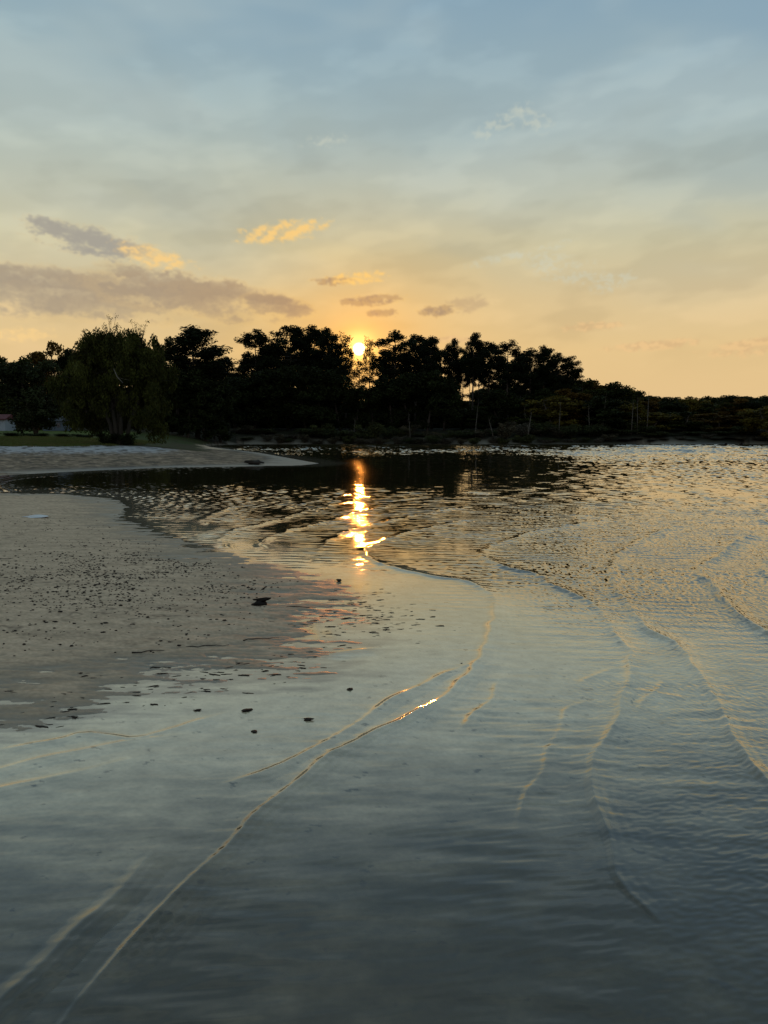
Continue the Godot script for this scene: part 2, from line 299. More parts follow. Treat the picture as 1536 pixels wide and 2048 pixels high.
func sky_color(az: float, el: float) -> Color:
	var whole := smoothstep(178.0, 130.0, absf(az))  # drifting detail closes up behind the viewer
	var up := maxf(el, 0.0)
	var dx := (wrapf(az - SUN_AZ, -180.0, 180.0)) * cos(deg_to_rad(up))
	var dy := up - SUN_EL
	var away := rad_to_deg(acos(clampf(cos(deg_to_rad(dx)) * cos(deg_to_rad(dy)), -1.0, 1.0)))
	var c := ramp(up)
	# the warm band belongs to the sunset side
	var cold := smoothstep(35.0, 120.0, absf(dx)) * (1.0 - smoothstep(8.0, 40.0, up))
	c = c.lerp(rgb8(168, 168, 176), cold * 0.8)
	# clearer blue higher up, most of all to the right
	var blue := smoothstep(16.0, 34.0, up + sin(deg_to_rad(dx)) * 12.6 + noise_b.get_noise_2d(az * 0.035, up * 0.06) * 7.0 * whole)
	c = c.lerp(rgb8(120, 153, 181), blue * 0.42)
	# thin high veil in slanting streaks
	var st := noise_b.get_noise_2d(az * 0.03 + up * 0.035 + 7.0, up * 0.10 - az * 0.012)
	var veil := smoothstep(-0.05, 0.45, st) * smoothstep(6.0, 16.0, up) * whole
	c = c.lerp(rgb8(196, 205, 199), veil * 0.24)
	var dim := smoothstep(0.0, 0.5, noise_b.get_noise_2d(az * 0.045 - 31.0, up * 0.11 + az * 0.02)) * smoothstep(9.0, 14.0, up) * (1.0 - smoothstep(16.0, 30.0, up)) * whole
	c = c.lerp(rgb8(154, 168, 170), dim * 0.18)
	# light and dark rays from behind the cloud bars
	var phi := rad_to_deg(atan2(dy, dx))
	var rays := noise_a.get_noise_1d(phi * 0.16 + 3.0)
	c *= 1.0 + 0.008 * (1.0 if dx < 0.0 else 0.2) * rays * smoothstep(5.0, 12.0, away) * (1.0 - smoothstep(22.0, 40.0, away)) * smoothstep(2.0, 8.0, up)
	# glow of the air round the sun
	var wide := sqrt(dx * dx * 0.55 + dy * dy)
	c = c.lerp(rgb8(255, 178, 72), 0.72 * exp(-wide / 4.2))
	c = c.lerp(rgb8(248, 200, 120), 0.04 * exp(-wide / 10.0))
	# thin drawn-out wisps, brighter than the air they hang in
	var w1 := noise_b.get_noise_2d(az * 0.055 + up * 0.06 + 61.0, up * 0.17 - az * 0.035)
	var w2 := noise_b.get_noise_2d(az * 0.20 + up * 0.16 - 12.0, up * 0.62 - az * 0.10)
	var wisps := smoothstep(0.02, 0.5, w1 + w2 * 0.30) * whole * smoothstep(1.0, 5.0, up) * (1.0 - smoothstep(30.0, 50.0, up))
	c = c.lerp((c * 1.06 + rgb8(8, 6, 3)).lerp(rgb8(206, 178, 146), 0.35 * (1.0 - smoothstep(4.0, 12.0, up))), wisps * 0.45)
	var murk := smoothstep(0.05, 0.5, -w1 + w2 * 0.3) * whole * smoothstep(3.0, 8.0, up) * (1.0 - smoothstep(16.0, 26.0, up))
	c = c.lerp(c * 0.93, murk * 0.6)
	# clouds
	if absf(dx) < 40.0 and el > 2.0 and el < 26.0:
		var wisp := noise_b.get_noise_2d(az * 1.1 + 90.0, el * 1.8)
		var wisp2 := noise_b.get_noise_2d(az * 1.1 - 50.0, el * 1.8 + 20.0)
		var fine := noise_b.get_noise_2d(az * 1.9 + el * 0.8, el * 5.6 - az * 0.25)
		for k in CLOUDS:
			var ca: float = k[0]
			var px := az - ca
			if absf(px) > float(k[2]) * 1.5: continue
			var py: float = el - float(k[1])
			var t := deg_to_rad(k[4])
			var u := (px * cos(t) + py * sin(t)) / float(k[2])
			var v := (-px * sin(t) + py * cos(t)) / float(k[3])
			if absf(v) > 2.0: continue
			var f: float = k[5]
			var kind: int = k[7]
			var wx := az * f + wisp * 0.35
			var wy := el * f * 1.9 + ca + wisp2 * 0.35
			var bumpy := noise_b.get_noise_2d(wx * (0.55 if kind == 0 or kind == 4 else 1.0), wy) + fine * (0.08 if kind == 0 else 0.34)
			var vv := v * (0.8 if v < 0.0 else 1.15)
			var body := 1.0 - (u * u + vv * vv) + bumpy * (0.8 if kind == 0 else 1.15) + (0.14 if kind > 0 else 0.0)
			var soft: float = k[6]
			var d := smoothstep(-0.22, soft + 0.45, body)
			if kind == 0 and v < 0.0: d = smoothstep(-0.35, 1.35, body)
			if d <= 0.003: continue
			# lit where the cloud thins towards the sun
			var toward := noise_b.get_noise_2d(wx + 0.25 * signf(-dx) * f, wy - 0.42 * f) + fine * 0.15
			var lit := clampf(0.5 + (bumpy - toward) * 3.0, 0.0, 1.0)
			var rim := 1.0 - smoothstep(0.05, 0.55, body)
			var g := exp(-away / 14.0)
			var grey := rgb8(162, 153, 138).lerp(rgb8(196, 142, 88), g * 0.7)
			var gold := rgb8(236, 204, 150).lerp(rgb8(255, 200, 104), g)
			match kind:
				0: c = c.lerp(grey.lerp(gold, clampf(rim * (0.7 if v > 0.0 else 0.95) + (lit - 0.5) * 0.12, 0.0, 1.0)), d * 0.92)
				1: c = c.lerp(gold * 1.02, d * (0.45 + 0.5 * lit))
				2: c = c.lerp(grey.lerp(gold, clampf(rim * 0.7 + lit * 0.3, 0.0, 1.0)), d * 0.95)
				3: c = c.lerp(grey, d * 0.4)
				4: c = c.lerp(rgb8(162, 156, 146).lerp(gold, clampf(rim * 0.7 + smoothstep(0.3, 1.0, u) * 0.5, 0.0, 1.0)), d * 0.85)
				5: c = c.lerp(rgb8(214, 174, 128).lerp(rgb8(240, 196, 140), lit), d * 0.55)
				6: c = c.lerp(rgb8(206, 208, 190), d * (0.10 + 0.5 * lit) * 0.8)
	var out := Color(c.x, c.y, c.z).srgb_to_linear()
	if el < 0.0:
		return out
	# the sun itself and the blaze about it
	var core := 1.0 - smoothstep(0.26, 0.45, away)
	var blaze := exp(-away * away / 1.1)
	out.r += core * 26.0 + blaze * 1.5 + 0.42 * exp(-away / 2.1)
	out.g += core * 17.0 + blaze * 0.85 + 0.13 * exp(-away / 2.1)
	out.b += core * 6.5 + blaze * 0.2
	return out


func make_sky() -> ImageTexture:
	const W := 4096
	const H := 2048
	var low := Image.create(512, 256, false, Image.FORMAT_RGBF)
	for y in 256:
		for x in 512:
			low.set_pixel(x, y, sky_color(wrapf((x + 0.5) / 512.0 * 360.0, -180.0, 180.0), 90.0 - (y + 0.5) / 256.0 * 180.0))
	low.resize(W, H, Image.INTERPOLATE_BILINEAR)
	# the part with cloud detail at full resolution
	var half := int(36.0 / 360.0 * W)
	var y0 := int((90.0 - 34.0) / 180.0 * H)
	var y1 := int(90.6 / 180.0 * H)
	for y in range(y0, y1):
		var el := 90.0 - (y + 0.5) / H * 180.0
		for x in range(-half, half):
			low.set_pixel(posmod(x, W), y, sky_color((x + 0.5) / W * 360.0, el))
	return ImageTexture.create_from_image(low)


# ---------------------------------------------------------------- shore, sand and water

func shore_distance(x: float, z: float, xs: PackedFloat32Array, zs: PackedFloat32Array) -> float:
	# positive on land
	var best := 1.0e12
	var inside := false
	var n := xs.size()
	var ax := xs[n - 1]
	var az := zs[n - 1]
	for i in n:
		var bx := xs[i]
		var bz := zs[i]
		var ex := bx - ax
		var ez := bz - az
		var t := clampf(((x - ax) * ex + (z - az) * ez) / (ex * ex + ez * ez), 0.0, 1.0)
		var qx := ax + ex * t - x
		var qz := az + ez * t - z
		var d := qx * qx + qz * qz
		if d < best: best = d
		if (az > z) != (bz > z) and x < ex * (z - az) / ez + ax: inside = not inside
		ax = bx
		az = bz
	return sqrt(best) if inside else -sqrt(best)


func make_shore_rasters() -> void:
	var xs := PackedFloat32Array()
	var zs := PackedFloat32Array()
	for i in LAND.size() / 2:
		xs.append(LAND[i * 2]); zs.append(LAND[i * 2 + 1])
	near_shore.resize(NW * NH)
	for j in NH:
		for i in NW:
			near_shore[j * NW + i] = shore_distance(NX0 + i * NSTEP, NZ0 + j * NSTEP, xs, zs)
	far_shore.resize(FW * FH)
	for j in FH:
		for i in FW:
			far_shore[j * FW + i] = shore_distance(FX0 + i * FSTEP, FZ0 + j * FSTEP, xs, zs)


func shore_at(x: float, z: float) -> float:
	var u := (x - NX0) / NSTEP
	var v := (z - NZ0) / NSTEP
	if u >= 0.0 and v >= 0.0 and u < NW - 1.001 and v < NH - 1.001:
		var i := int(u)
		var j := int(v)
		var f := u - i
		var g := v - j
		var k := j * NW + i
		return lerpf(lerpf(near_shore[k], near_shore[k + 1], f), lerpf(near_shore[k + NW], near_shore[k + NW + 1], f), g)
	u = clampf((x - FX0) / FSTEP, 0.0, FW - 1.001)
	v = clampf((z - FZ0) / FSTEP, 0.0, FH - 1.001)
	var i2 := int(u)
	var j2 := int(v)
	var f2 := u - i2
	var g2 := v - j2
	var k2 := j2 * FW + i2
	return lerpf(lerpf(far_shore[k2], far_shore[k2 + 1], f2), lerpf(far_shore[k2 + FW], far_shore[k2 + FW + 1], f2), g2)


const DENTS = [[-1.20, -4.86, 0.05, 0.011], [-1.47, -5.30, 0.07, 0.006], [-1.17, -5.15, 0.06, 0.008], [-1.07, -5.43, 0.08, 0.006], [-1.53, -4.95, 0.05, 0.006], [-1.76, -5.08, 0.06, 0.006], [-0.94, -5.74, 0.05, 0.006], [-0.68, -6.51, 0.07, 0.007], [-0.69, -5.43, 0.05, 0.006], [-2.11, -5.43, 0.06, 0.005], [-2.15, -4.78, 0.06, 0.005], [-0.91, -6.18, 0.06, 0.005], [-0.48, -6.18, 0.05, 0.007], [-0.30, -6.64, 0.05, 0.007], [-1.71, -5.94, 0.07, 0.005], [-2.60, -6.18, 0.07, 0.005], [-1.41, -6.55, 0.07, 0.005], [-2.65, -7.66, 0.09, 0.006], [-3.35, -7.41, 0.09, 0.006], [-2.25, -8.86, 0.10, 0.006]]


func lawn_height(z: float) -> float:
	var d := -z
	if d < 30.0: return 0.14
	if d < 45.0: return lerpf(0.14, 0.45, (d - 30.0) / 15.0)
	if d < 52.0: return lerpf(0.45, 0.75, (d - 45.0) / 7.0)
	if d < 60.0: return lerpf(0.75, 0.92, (d - 52.0) / 8.0)
	if d < 80.0: return lerpf(0.92, 1.42, (d - 60.0) / 20.0)
	if d < 100.0: return lerpf(1.42, 2.0, (d - 80.0) / 20.0)
	if d < 150.0: return lerpf(2.0, 2.9, (d - 100.0) / 50.0)
	return minf(2.9 + (d - 150.0) * 0.004, 5.0)


func ground_height(x: float, z: float) -> float:
	var sd := shore_at(x, z)
	var d := -z
	var big := noise_b.get_noise_2d(x * 0.35, z * 0.35)
	if sd > 0.0:
		var slope := lerpf(0.020, 0.042, smoothstep(24.0, 38.0, d))
		slope = lerpf(slope, 0.13, smoothstep(60.0, 125.0, d))
		var cap := lawn_height(z)
		var h := slope * sd
		h = cap * (1.0 - exp(-h * lerpf(1.15, 3.2, smoothstep(30.0, 50.0, d) * (1.0 if d > 95.0 else smoothstep(-0.20, -0.34, x / d))) / cap))
		h *= lerpf(1.0, 0.22, smoothstep(-9.0, -5.0, x) * smoothstep(29.0, 33.0, d) * smoothstep(60.0, 50.0, d))
		if d < 70.0:
			h += big * minf(0.018, sd * 0.02)
			h += noise_b.get_noise_2d(x * 1.1 + z * 0.3 + 50.0, z * 3.6) * 0.013 * smoothstep(40.0, 5.0, d)
			if d < 12.0 and x < 0.2:
				for t in DENTS:
					var dx: float = x - t[0]
					var dz: float = (z - t[1]) * 1.6
					var q: float = (dx * dx + dz * dz) / (t[2] * t[2])
					if q < 6.0: h += t[3] * (0.7 * exp(-(q - 1.6) * (q - 1.6)) - 1.2 * exp(-q))
			h += noise_b.get_noise_2d(x * 4.0, z * 14.0 + 9.0) * 0.008 * smoothstep(18.0, 4.0, d)
		else:
			h += big * 0.06 * clampf(sd * 0.2, 0.0, 1.0)
		return h
	var near := smoothstep(14.0, 5.0, d)
	var h2 := -lerpf(1.6, 0.13, near) * (1.0 - exp(sd * lerpf(0.02, 0.11, near)))
	h2 -= 0.045 * smoothstep(5.2, 1.6, d) * smoothstep(0.0, -1.2, sd)  # bed lowered towards the eye so its colour darkens the near water
	if d < 25.0:
		h2 += noise_b.get_noise_2d(x * 1.1 + z * 0.3 + 50.0, z * 3.6) * 0.013 * smoothstep(25.0, 5.0, d)
		h2 += noise_b.get_noise_2d(x * 4.0, z * 14.0 + 9.0) * 0.008 * smoothstep(18.0, 4.0, d) * smoothstep(-1.2, 0.0, sd)
	return h2


func make_crest_bins() -> void:
	# each sample: x, z, normal towards the shore side, height, front width, back width
	for c in CRESTS:
		var pts := PackedVector2Array()
		for i in (c.size() - 2) / 2:
			pts.append(Vector2(c[2 + i * 2], c[3 + i * 2]))
		var curve := Curve2D.new()
		for i in pts.size():
			var t := (pts[mini(i + 1, pts.size() - 1)] - pts[maxi(i - 1, 0)]) * 0.18
			curve.add_point(pts[i], -t, t)
		curve.bake_interval = 0.02
		var total := curve.get_baked_length()
		var s := 0.0
		var last := curve.sample_baked(0.0)
		while s < total:
			var p := curve.sample_baked(s)
			var dist := p.length()
			var step := clampf(dist * 0.006, 0.012, 0.12)
			s += step
			var q := curve.sample_baked(minf(s, total))
			var dir := (q - last)
			last = p
			if dir.length() < 0.001: continue
			dir = dir.normalized()
			var nrm := Vector2(dir.y, -dir.x)  # the shore lies on this side of the line as traced
			var w := noise_a.get_noise_2d(p.x * 2.2, p.y * 2.2)
			var w2 := noise_a.get_noise_2d(p.x * 17.0 + 5.0, p.y * 17.0)
			var ends := smoothstep(0.0, minf(0.12, 0.5 / total), s / total) * smoothstep(0.0, minf(0.12, 0.5 / total), 1.0 - s / total)
			var amp: float = float(c[0]) * 0.00115 * (0.85 + 0.4 * w) * (0.25 + 0.75 * ends)
			p += nrm * (w2 * 0.0022 + w * 0.02) * clampf(dist / 4.0, 0.6, 2.0)
			var front := maxf(clampf(0.0055 * dist, 0.009, 0.10), float(c[1]) * 0.0005)
			var back: float = minf(float(c[1]) * 0.0012 + dist * 0.004, 0.075)
			var rec := PackedFloat32Array([p.x, p.y, nrm.x, nrm.y, amp, front, back])
			var key := Vector2i(floori(p.x * 4.0), floori(p.y * 4.0))
			if not bins.has(key): bins[key] = []
			bins[key].append(rec)


# height of the nearest wave front and its slope
func crest_at(x: float, z: float) -> Vector3:
	var kx := floori(x * 4.0)
	var kz := floori(z * 4.0)
	var best := 1.0e9
	var hit: PackedFloat32Array
	for j in range(-1, 2):
		for i in range(-1, 2):
			var list = bins.get(Vector2i(kx + i, kz + j))
			if list == null: continue
			for r: PackedFloat32Array in list:
				var dx := x - r[0]
				var dz := z - r[1]
				var d := dx * dx + dz * dz
				if d < best:
					best = d
					hit = r
	if best > 0.0625: return Vector3.ZERO
	var s := (x - hit[0]) * hit[2] + (z - hit[1]) * hit[3]
	var along := (x - hit[0]) * hit[3] - (z - hit[1]) * hit[2]
	var fade := exp(-along * along / 0.004) * smoothstep(0.25, 0.15, sqrt(best))
	var h: float
	var g: float
	if s > 0.0:
		var e := exp(-(s * s) / (hit[5] * hit[5]))
		h = hit[4] * e
		g = -2.0 * s / (hit[5] * hit[5]) * h
	else:
		var e2 := 1.0 / (1.0 + (s * s) / (hit[6] * hit[6]))
		h = hit[4] * e2
		g = -2.0 * s / (hit[6] * hit[6]) * h * e2
	# the low swell under the front, and the small ripples that trail it
	var bw := 0.075 + 0.008 * Vector2(x, z).length()
	var hb := 0.55 * hit[4] * exp(-(s + 0.03) * (s + 0.03) / (bw * bw))
	h += hb
	g += -2.0 * (s + 0.03) / (bw * bw) * hb
	var wave := TAU / (0.028 + 0.004 * Vector2(x, z).length())
	var tail := 0.10 * hit[4] * exp(-absf(s) / 0.09) * (1.0 if s < 0.0 else 0.35)
	h += tail * cos(s * wave)
	g += -tail * wave * sin(s * wave) * 0.6
	var steep := lerpf(0.26, 0.8, smoothstep(4.5, 8.0, Vector2(x, z).length()))
	g = clampf(g, -steep, steep)
	return Vector3(h * fade, g * hit[2] * fade, g * hit[3] * fade)


func calm_of(depth: float) -> float:
	return smoothstep(0.004, 0.04, depth)


func ripple_strength(x: float, z: float, depth: float) -> float:
	# calm in the film by the beach and in the sheltered inlet, livelier out in the lake
	var d := -z
	var calm := lerpf(smoothstep(0.004, 0.05, depth), smoothstep(0.0, 0.014, depth), smoothstep(7.8, 9.2, d))
	var patch := clampf(0.72 + 0.55 * noise_a.get_noise_2d(x * 0.10 + 4.0, z * 0.05) + 0.75 * noise_a.get_noise_2d(x * 0.8 - 9.0, z * 0.55), 0.12, 1.7)
	var out_in := smoothstep(-1.2, 1.6, x - 0.12 * d + 0.4)
	var a := lerpf(0.24, 1.0, out_in)
	a = lerpf(a, 1.15, smoothstep(7.6, 10.5, d))
	a = lerpf(a, 0.13, smoothstep(19.0, 26.0, d) * smoothstep(75.0, 40.0, d) * smoothstep(6.0, -4.0, x - d * 0.2))
	a *= lerpf(1.0, 0.8, smoothstep(44.0, 75.0, d))
	a *= lerpf(1.0, 1.2, smoothstep(16.0, 30.0, d) * smoothstep(4.0, 12.0, x - d * 0.2))
	return a * calm * patch


func make_ground_and_water() -> void:
	# rows by distance, columns by bearing: fine where the view needs it, the sheet itself goes right round
	var rows := PackedFloat32Array([0.05, 0.6, 1.2])
	var y := 2120.0
	while y > 884.0:
		var r := EYE / tan(PITCH + atan((y - 1024.0) / 1547.0))
		if r > 160.0: break
		rows.append(r)
		y -= 2.0 if y > 1330.0 else (1.2 if y > 1120.0 else 0.65)
	for r in [150.0, 158.0, 170.0, 185.0, 205.0, 230.0, 270.0, 340.0, 450.0, 700.0, 1200.0, 2400.0]:
		if r > rows[rows.size() - 1] + 4.0: rows.append(r)
	var cols := PackedFloat32Array()
	var a := -180.0
	while a < 180.01:
		cols.append(deg_to_rad(a))
		var f := absf(a + 0.0001)
		a += 10.0 if f > 75.0 else (3.0 if f > 62.0 else (0.7 if f > 48.0 else (0.2 if f > 28.5 else 0.108)))
	var nr := rows.size()
	var nc := cols.size()
	var total := nr * nc
	var gv := PackedVector3Array()
	gv.resize(total)
	for j in nr:
		var r := rows[j]
		for i in nc:
			var x := r * sin(cols[i])
			var z := -r * cos(cols[i])
			gv[j * nc + i] = Vector3(x, ground_height(x, z), z)
	# ground normals and colours
	var gn := PackedVector3Array(); gn.resize(total)
	var gc := PackedColorArray(); gc.resize(total)
	var gu := PackedVector2Array(); gu.resize(total)
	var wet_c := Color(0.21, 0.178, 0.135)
	var film_sheen_c := Color(0.56, 0.485, 0.335)  # shallow bed, paled to stand in for sky reflection on the film
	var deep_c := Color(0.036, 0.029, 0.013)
	var dry_c := Color(0.49, 0.37, 0.26)
	for j in nr:
		var jm := maxi(j - 1, 0)
		var jp := mini(j + 1, nr - 1)
		for i in nc:
			var im := maxi(i - 1, 0)
			var ip := mini(i + 1, nc - 1)
			var k := j * nc + i
			var p := gv[k]
			var n := (gv[j * nc + ip] - gv[j * nc + im]).cross(gv[jp * nc + i] - gv[jm * nc + i]).normalized()
			gn[k] = n if n.y > 0.0 else -n
			var d := -p.z
			var c: Color
			var wet := 1.0
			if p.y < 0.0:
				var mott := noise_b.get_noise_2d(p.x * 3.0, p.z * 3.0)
				c = wet_c.lerp(film_sheen_c, smoothstep(0.0, 0.012, -p.y) * smoothstep(16.0, 9.0, d)).lerp(deep_c, clampf(smoothstep(0.020, 0.078, -p.y) + mott * 0.10 * smoothstep(0.012, 0.03, -p.y), 0.0, 1.0))
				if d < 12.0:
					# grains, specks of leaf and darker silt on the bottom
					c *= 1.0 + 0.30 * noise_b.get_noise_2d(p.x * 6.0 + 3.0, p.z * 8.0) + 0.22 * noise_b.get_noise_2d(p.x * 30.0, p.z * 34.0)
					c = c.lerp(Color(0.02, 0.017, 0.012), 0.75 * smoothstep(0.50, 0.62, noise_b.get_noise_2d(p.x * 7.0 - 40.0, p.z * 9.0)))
			else:
				var edge := p.y + noise_b.get_noise_2d(p.x * 0.9, p.z * 1.6) * 0.007
				var dry := smoothstep(-0.004, 0.020, edge) if d < 30.0 else smoothstep(0.01, 0.12, edge)
				wet = 1.0 - dry
				var streak := noise_b.get_noise_2d(p.x * 0.8 + 30.0, p.z * 4.0)
				var grain := noise_b.get_noise_2d(p.x * 22.0, p.z * 22.0)
				c = wet_c.lerp(dry_c * (1.0 + streak * 0.26 + grain * 0.34 + noise_b.get_noise_2d(p.x * 5.0, p.z * 9.0) * 0.22), dry)
				if d < 24.0:
					# faint lines left by retreating water
					var trace := smoothstep(0.030, 0.004, absf(noise_b.get_noise_2d(p.x * 0.55 + 12.0, p.z * 1.1))) * smoothstep(0.0, 0.25, noise_b.get_noise_2d(p.x * 0.8, p.z * 0.8 + 44.0))
					c = c.lerp(Color(0.06, 0.05, 0.04), trace * 0.55 * dry)
				if d > 28.0 and d < 75.0 and p.x < 8.0:
					c *= 0.46 + 0.28 * streak
					# bleached strip of upper beach, with lines of wrack
					var strip := smoothstep(0.36, 0.58, p.y + streak * 0.14) * smoothstep(0.95, 0.7, p.y)
					c = c.lerp(Color(0.40, 0.42, 0.45), strip * 0.85)
					var line := smoothstep(0.14, 0.30, noise_b.get_noise_2d(p.x * 0.25, p.z * 2.2 + 80.0))
					c = c.lerp(Color(0.05, 0.045, 0.04), line * 0.75)
				if d > 50.0:
					var turf := smoothstep(0.72, 0.80, p.y + noise_b.get_noise_2d(p.x * 0.5, p.z * 0.5) * 0.10)
					if d > 58.0: turf = smoothstep(0.15, 0.30, p.y + noise_b.get_noise_2d(p.x * 0.5, p.z * 0.5) * 0.10)
					if d > 100.0: turf = smoothstep(0.16, 0.34, p.y + noise_b.get_noise_2d(p.x * 0.3, p.z * 0.3) * 0.3)
					var green := Color(0.075, 0.105, 0.026).lerp(Color(0.10, 0.085, 0.045), clampf(0.4 + noise_b.get_noise_2d(p.x * 0.2, p.z * 0.35) * 1.4 - (p.y - 0.8) * 0.8, 0.0, 1.0))
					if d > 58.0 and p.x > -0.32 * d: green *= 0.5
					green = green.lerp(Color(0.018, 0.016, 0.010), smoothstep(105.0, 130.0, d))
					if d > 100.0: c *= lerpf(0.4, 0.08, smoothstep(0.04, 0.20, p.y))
					c = c.lerp(green, turf)
					wet *= 1.0 - turf
				if d > 100.0: wet = 0.0
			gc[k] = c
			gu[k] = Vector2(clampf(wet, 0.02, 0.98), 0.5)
	var gi := PackedInt32Array()
	for j in nr - 1:
		for i in nc - 1:
			var k := j * nc + i
			gi.append_array(PackedInt32Array([k, k + nc, k + 1, k + 1, k + nc, k + nc + 1]))
	var sand := StandardMaterial3D.new()
	sand.vertex_color_use_as_albedo = true
	sand.roughness = 1.0
	sand.metallic_specular = 0.25
	var grad := Gradient.new()
	grad.offsets = PackedFloat32Array([0.0, 0.35, 0.8, 1.0])
	grad.colors = PackedColorArray([Color(0.95, 0.95, 0.95), Color(0.8, 0.8, 0.8), Color(0.6, 0.6, 0.6), Color(0.52, 0.52, 0.52)])
	var gt := GradientTexture2D.new()
	gt.gradient = grad; gt.width = 256; gt.height = 4
	sand.roughness_texture = gt
	sand.texture_repeat = false
	var film := Gradient.new()
	film.offsets = PackedFloat32Array([0.0, 0.55, 0.9, 1.0])
	film.colors = PackedColorArray([Color(0, 0, 0), Color(0.05, 0.05, 0.05), Color(0.6, 0.6, 0.6), Color(1, 1, 1)])
	var ft := GradientTexture2D.new()
	ft.gradient = film; ft.width = 256; ft.height = 4
	sand.clearcoat_enabled = true
	sand.clearcoat = 1.0
	sand.clearcoat_roughness = 0.55
	sand.clearcoat_texture = ft
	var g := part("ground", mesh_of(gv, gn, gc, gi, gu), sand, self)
	g.set_meta("kind", "structure")

	# water: the same rows and columns wherever the ground lies below its level
	var wv := PackedVector3Array()
	var wn := PackedVector3Array()
	var wc := PackedColorArray()
	var at := PackedInt32Array(); at.resize(total); at.fill(-1)
	var wi := PackedInt32Array()
	for j in range(1, nr - 1):
		for i in nc - 1:
			var k := j * nc + i
			var q := [k, k + nc, k + 1, k + nc + 1]
			if minf(minf(gv[q[0]].y, gv[q[1]].y), minf(gv[q[2]].y, gv[q[3]].y)) > 0.004: continue
			for m: int in q:
				if at[m] < 0:
					at[m] = wv.size()
					var p := gv[m]
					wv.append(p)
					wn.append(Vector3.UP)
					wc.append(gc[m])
			wi.append_array(PackedInt32Array([at[q[0]], at[q[1]], at[q[2]], at[q[2]], at[q[1]], at[q[3]]]))
	for k in wv.size():
		var p := wv[k]
		var depth := -p.y
		var x := p.x
		var z := p.z
		var d := -z
		var h := 0.0
		var gx := 0.0
		var gz := 0.0
		if d > 0.0 and absf(x) < d * 1.2 + 1.0 and d < 60.0:
			var cr := crest_at(x, z)
			var thin := smoothstep(-0.004, 0.012, depth)
			h += cr.x * thin
			gx += cr.y * thin
			gz += cr.z * thin
		var s := ripple_strength(x, z, depth)
		if s > 0.01:
			# three sets of ripples, the longest crests lying across the view
			var e := 0.01
			var fx := lerpf(1.3, 5.0, smoothstep(25.0, 60.0, d))
			var f1 := Vector2(x * fx + z * 0.4, z * 8.5 - x * 1.0)
			var a0 := noise_a.get_noise_2d(f1.x, f1.y)
			var ax := (noise_a.get_noise_2d(f1.x + fx * e, f1.y - 1.0 * e) - a0) / e
			var az := (noise_a.get_noise_2d(f1.x + 0.4 * e, f1.y + 8.5 * e) - a0) / e
			var f2 := Vector2(x * 4.5 - z * 3.0, z * 21.0 + x * 4.0)
			var b0 := noise_a.get_noise_2d(f2.x + 60.0, f2.y)
			var bx := (noise_a.get_noise_2d(f2.x + 60.0 + 4.5 * e * 0.4, f2.y + 4.0 * e * 0.4) - b0) / (e * 0.4)
			var bz := (noise_a.get_noise_2d(f2.x + 60.0 - 3.0 * e * 0.4, f2.y + 21.0 * e * 0.4) - b0) / (e * 0.4)
			var big := smoothstep(7.0, 12.0, d)
			var k1 := lerpf(0.0026, 0.0036, big) * s
			var k2 := lerpf(0.0008, 0.0005, big) * s
			h += a0 * k1 + b0 * k2
			gx += ax * k1 + bx * k2
			gz += az * k1 + bz * k2
			var lively := smoothstep(0.2, 1.8, x - 0.10 * d + 0.2) * smoothstep(22.0, 9.0, d)
			if lively > 0.02:
				var f3 := Vector2(x * 15.0 - z * 5.0 + 30.0, z * 30.0 + x * 9.0)
				var c0 := noise_a.get_noise_2d(f3.x, f3.y)
				var e3 := 0.003
				var cx := (noise_a.get_noise_2d(f3.x + 15.0 * e3, f3.y + 9.0 * e3) - c0) / e3
				var cz := (noise_a.get_noise_2d(f3.x - 5.0 * e3, f3.y + 30.0 * e3) - c0) / e3
				var k3 := 0.0011 * lively * calm_of(depth)
				gx += cx * k3
				gz += cz * k3
		# far and right-hand water brightened: normals tipped towards the eye to reflect more sky
		gz -= s * (0.105 * smoothstep(40.0, 70.0, d) + 0.050 * smoothstep(8.0, 16.0, d) * smoothstep(0.0, 6.0, x - d * 0.14))
		wv[k] = Vector3(x, h, z)
		wn[k] = Vector3(-gx, 1.0, -gz).normalized()
	var water := StandardMaterial3D.new()
	water.vertex_color_use_as_albedo = true
	water.roughness = 0.045
	water.metallic_specular = 0.56
	water.clearcoat_enabled = true
	water.clearcoat = 0.4
	water.clearcoat_roughness = 0.045
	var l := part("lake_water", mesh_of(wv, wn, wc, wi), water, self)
	l.set_meta("kind", "structure")
	print("rows ", nr, " cols ", nc, " water ", wv.size())


# ---------------------------------------------------------------- trees

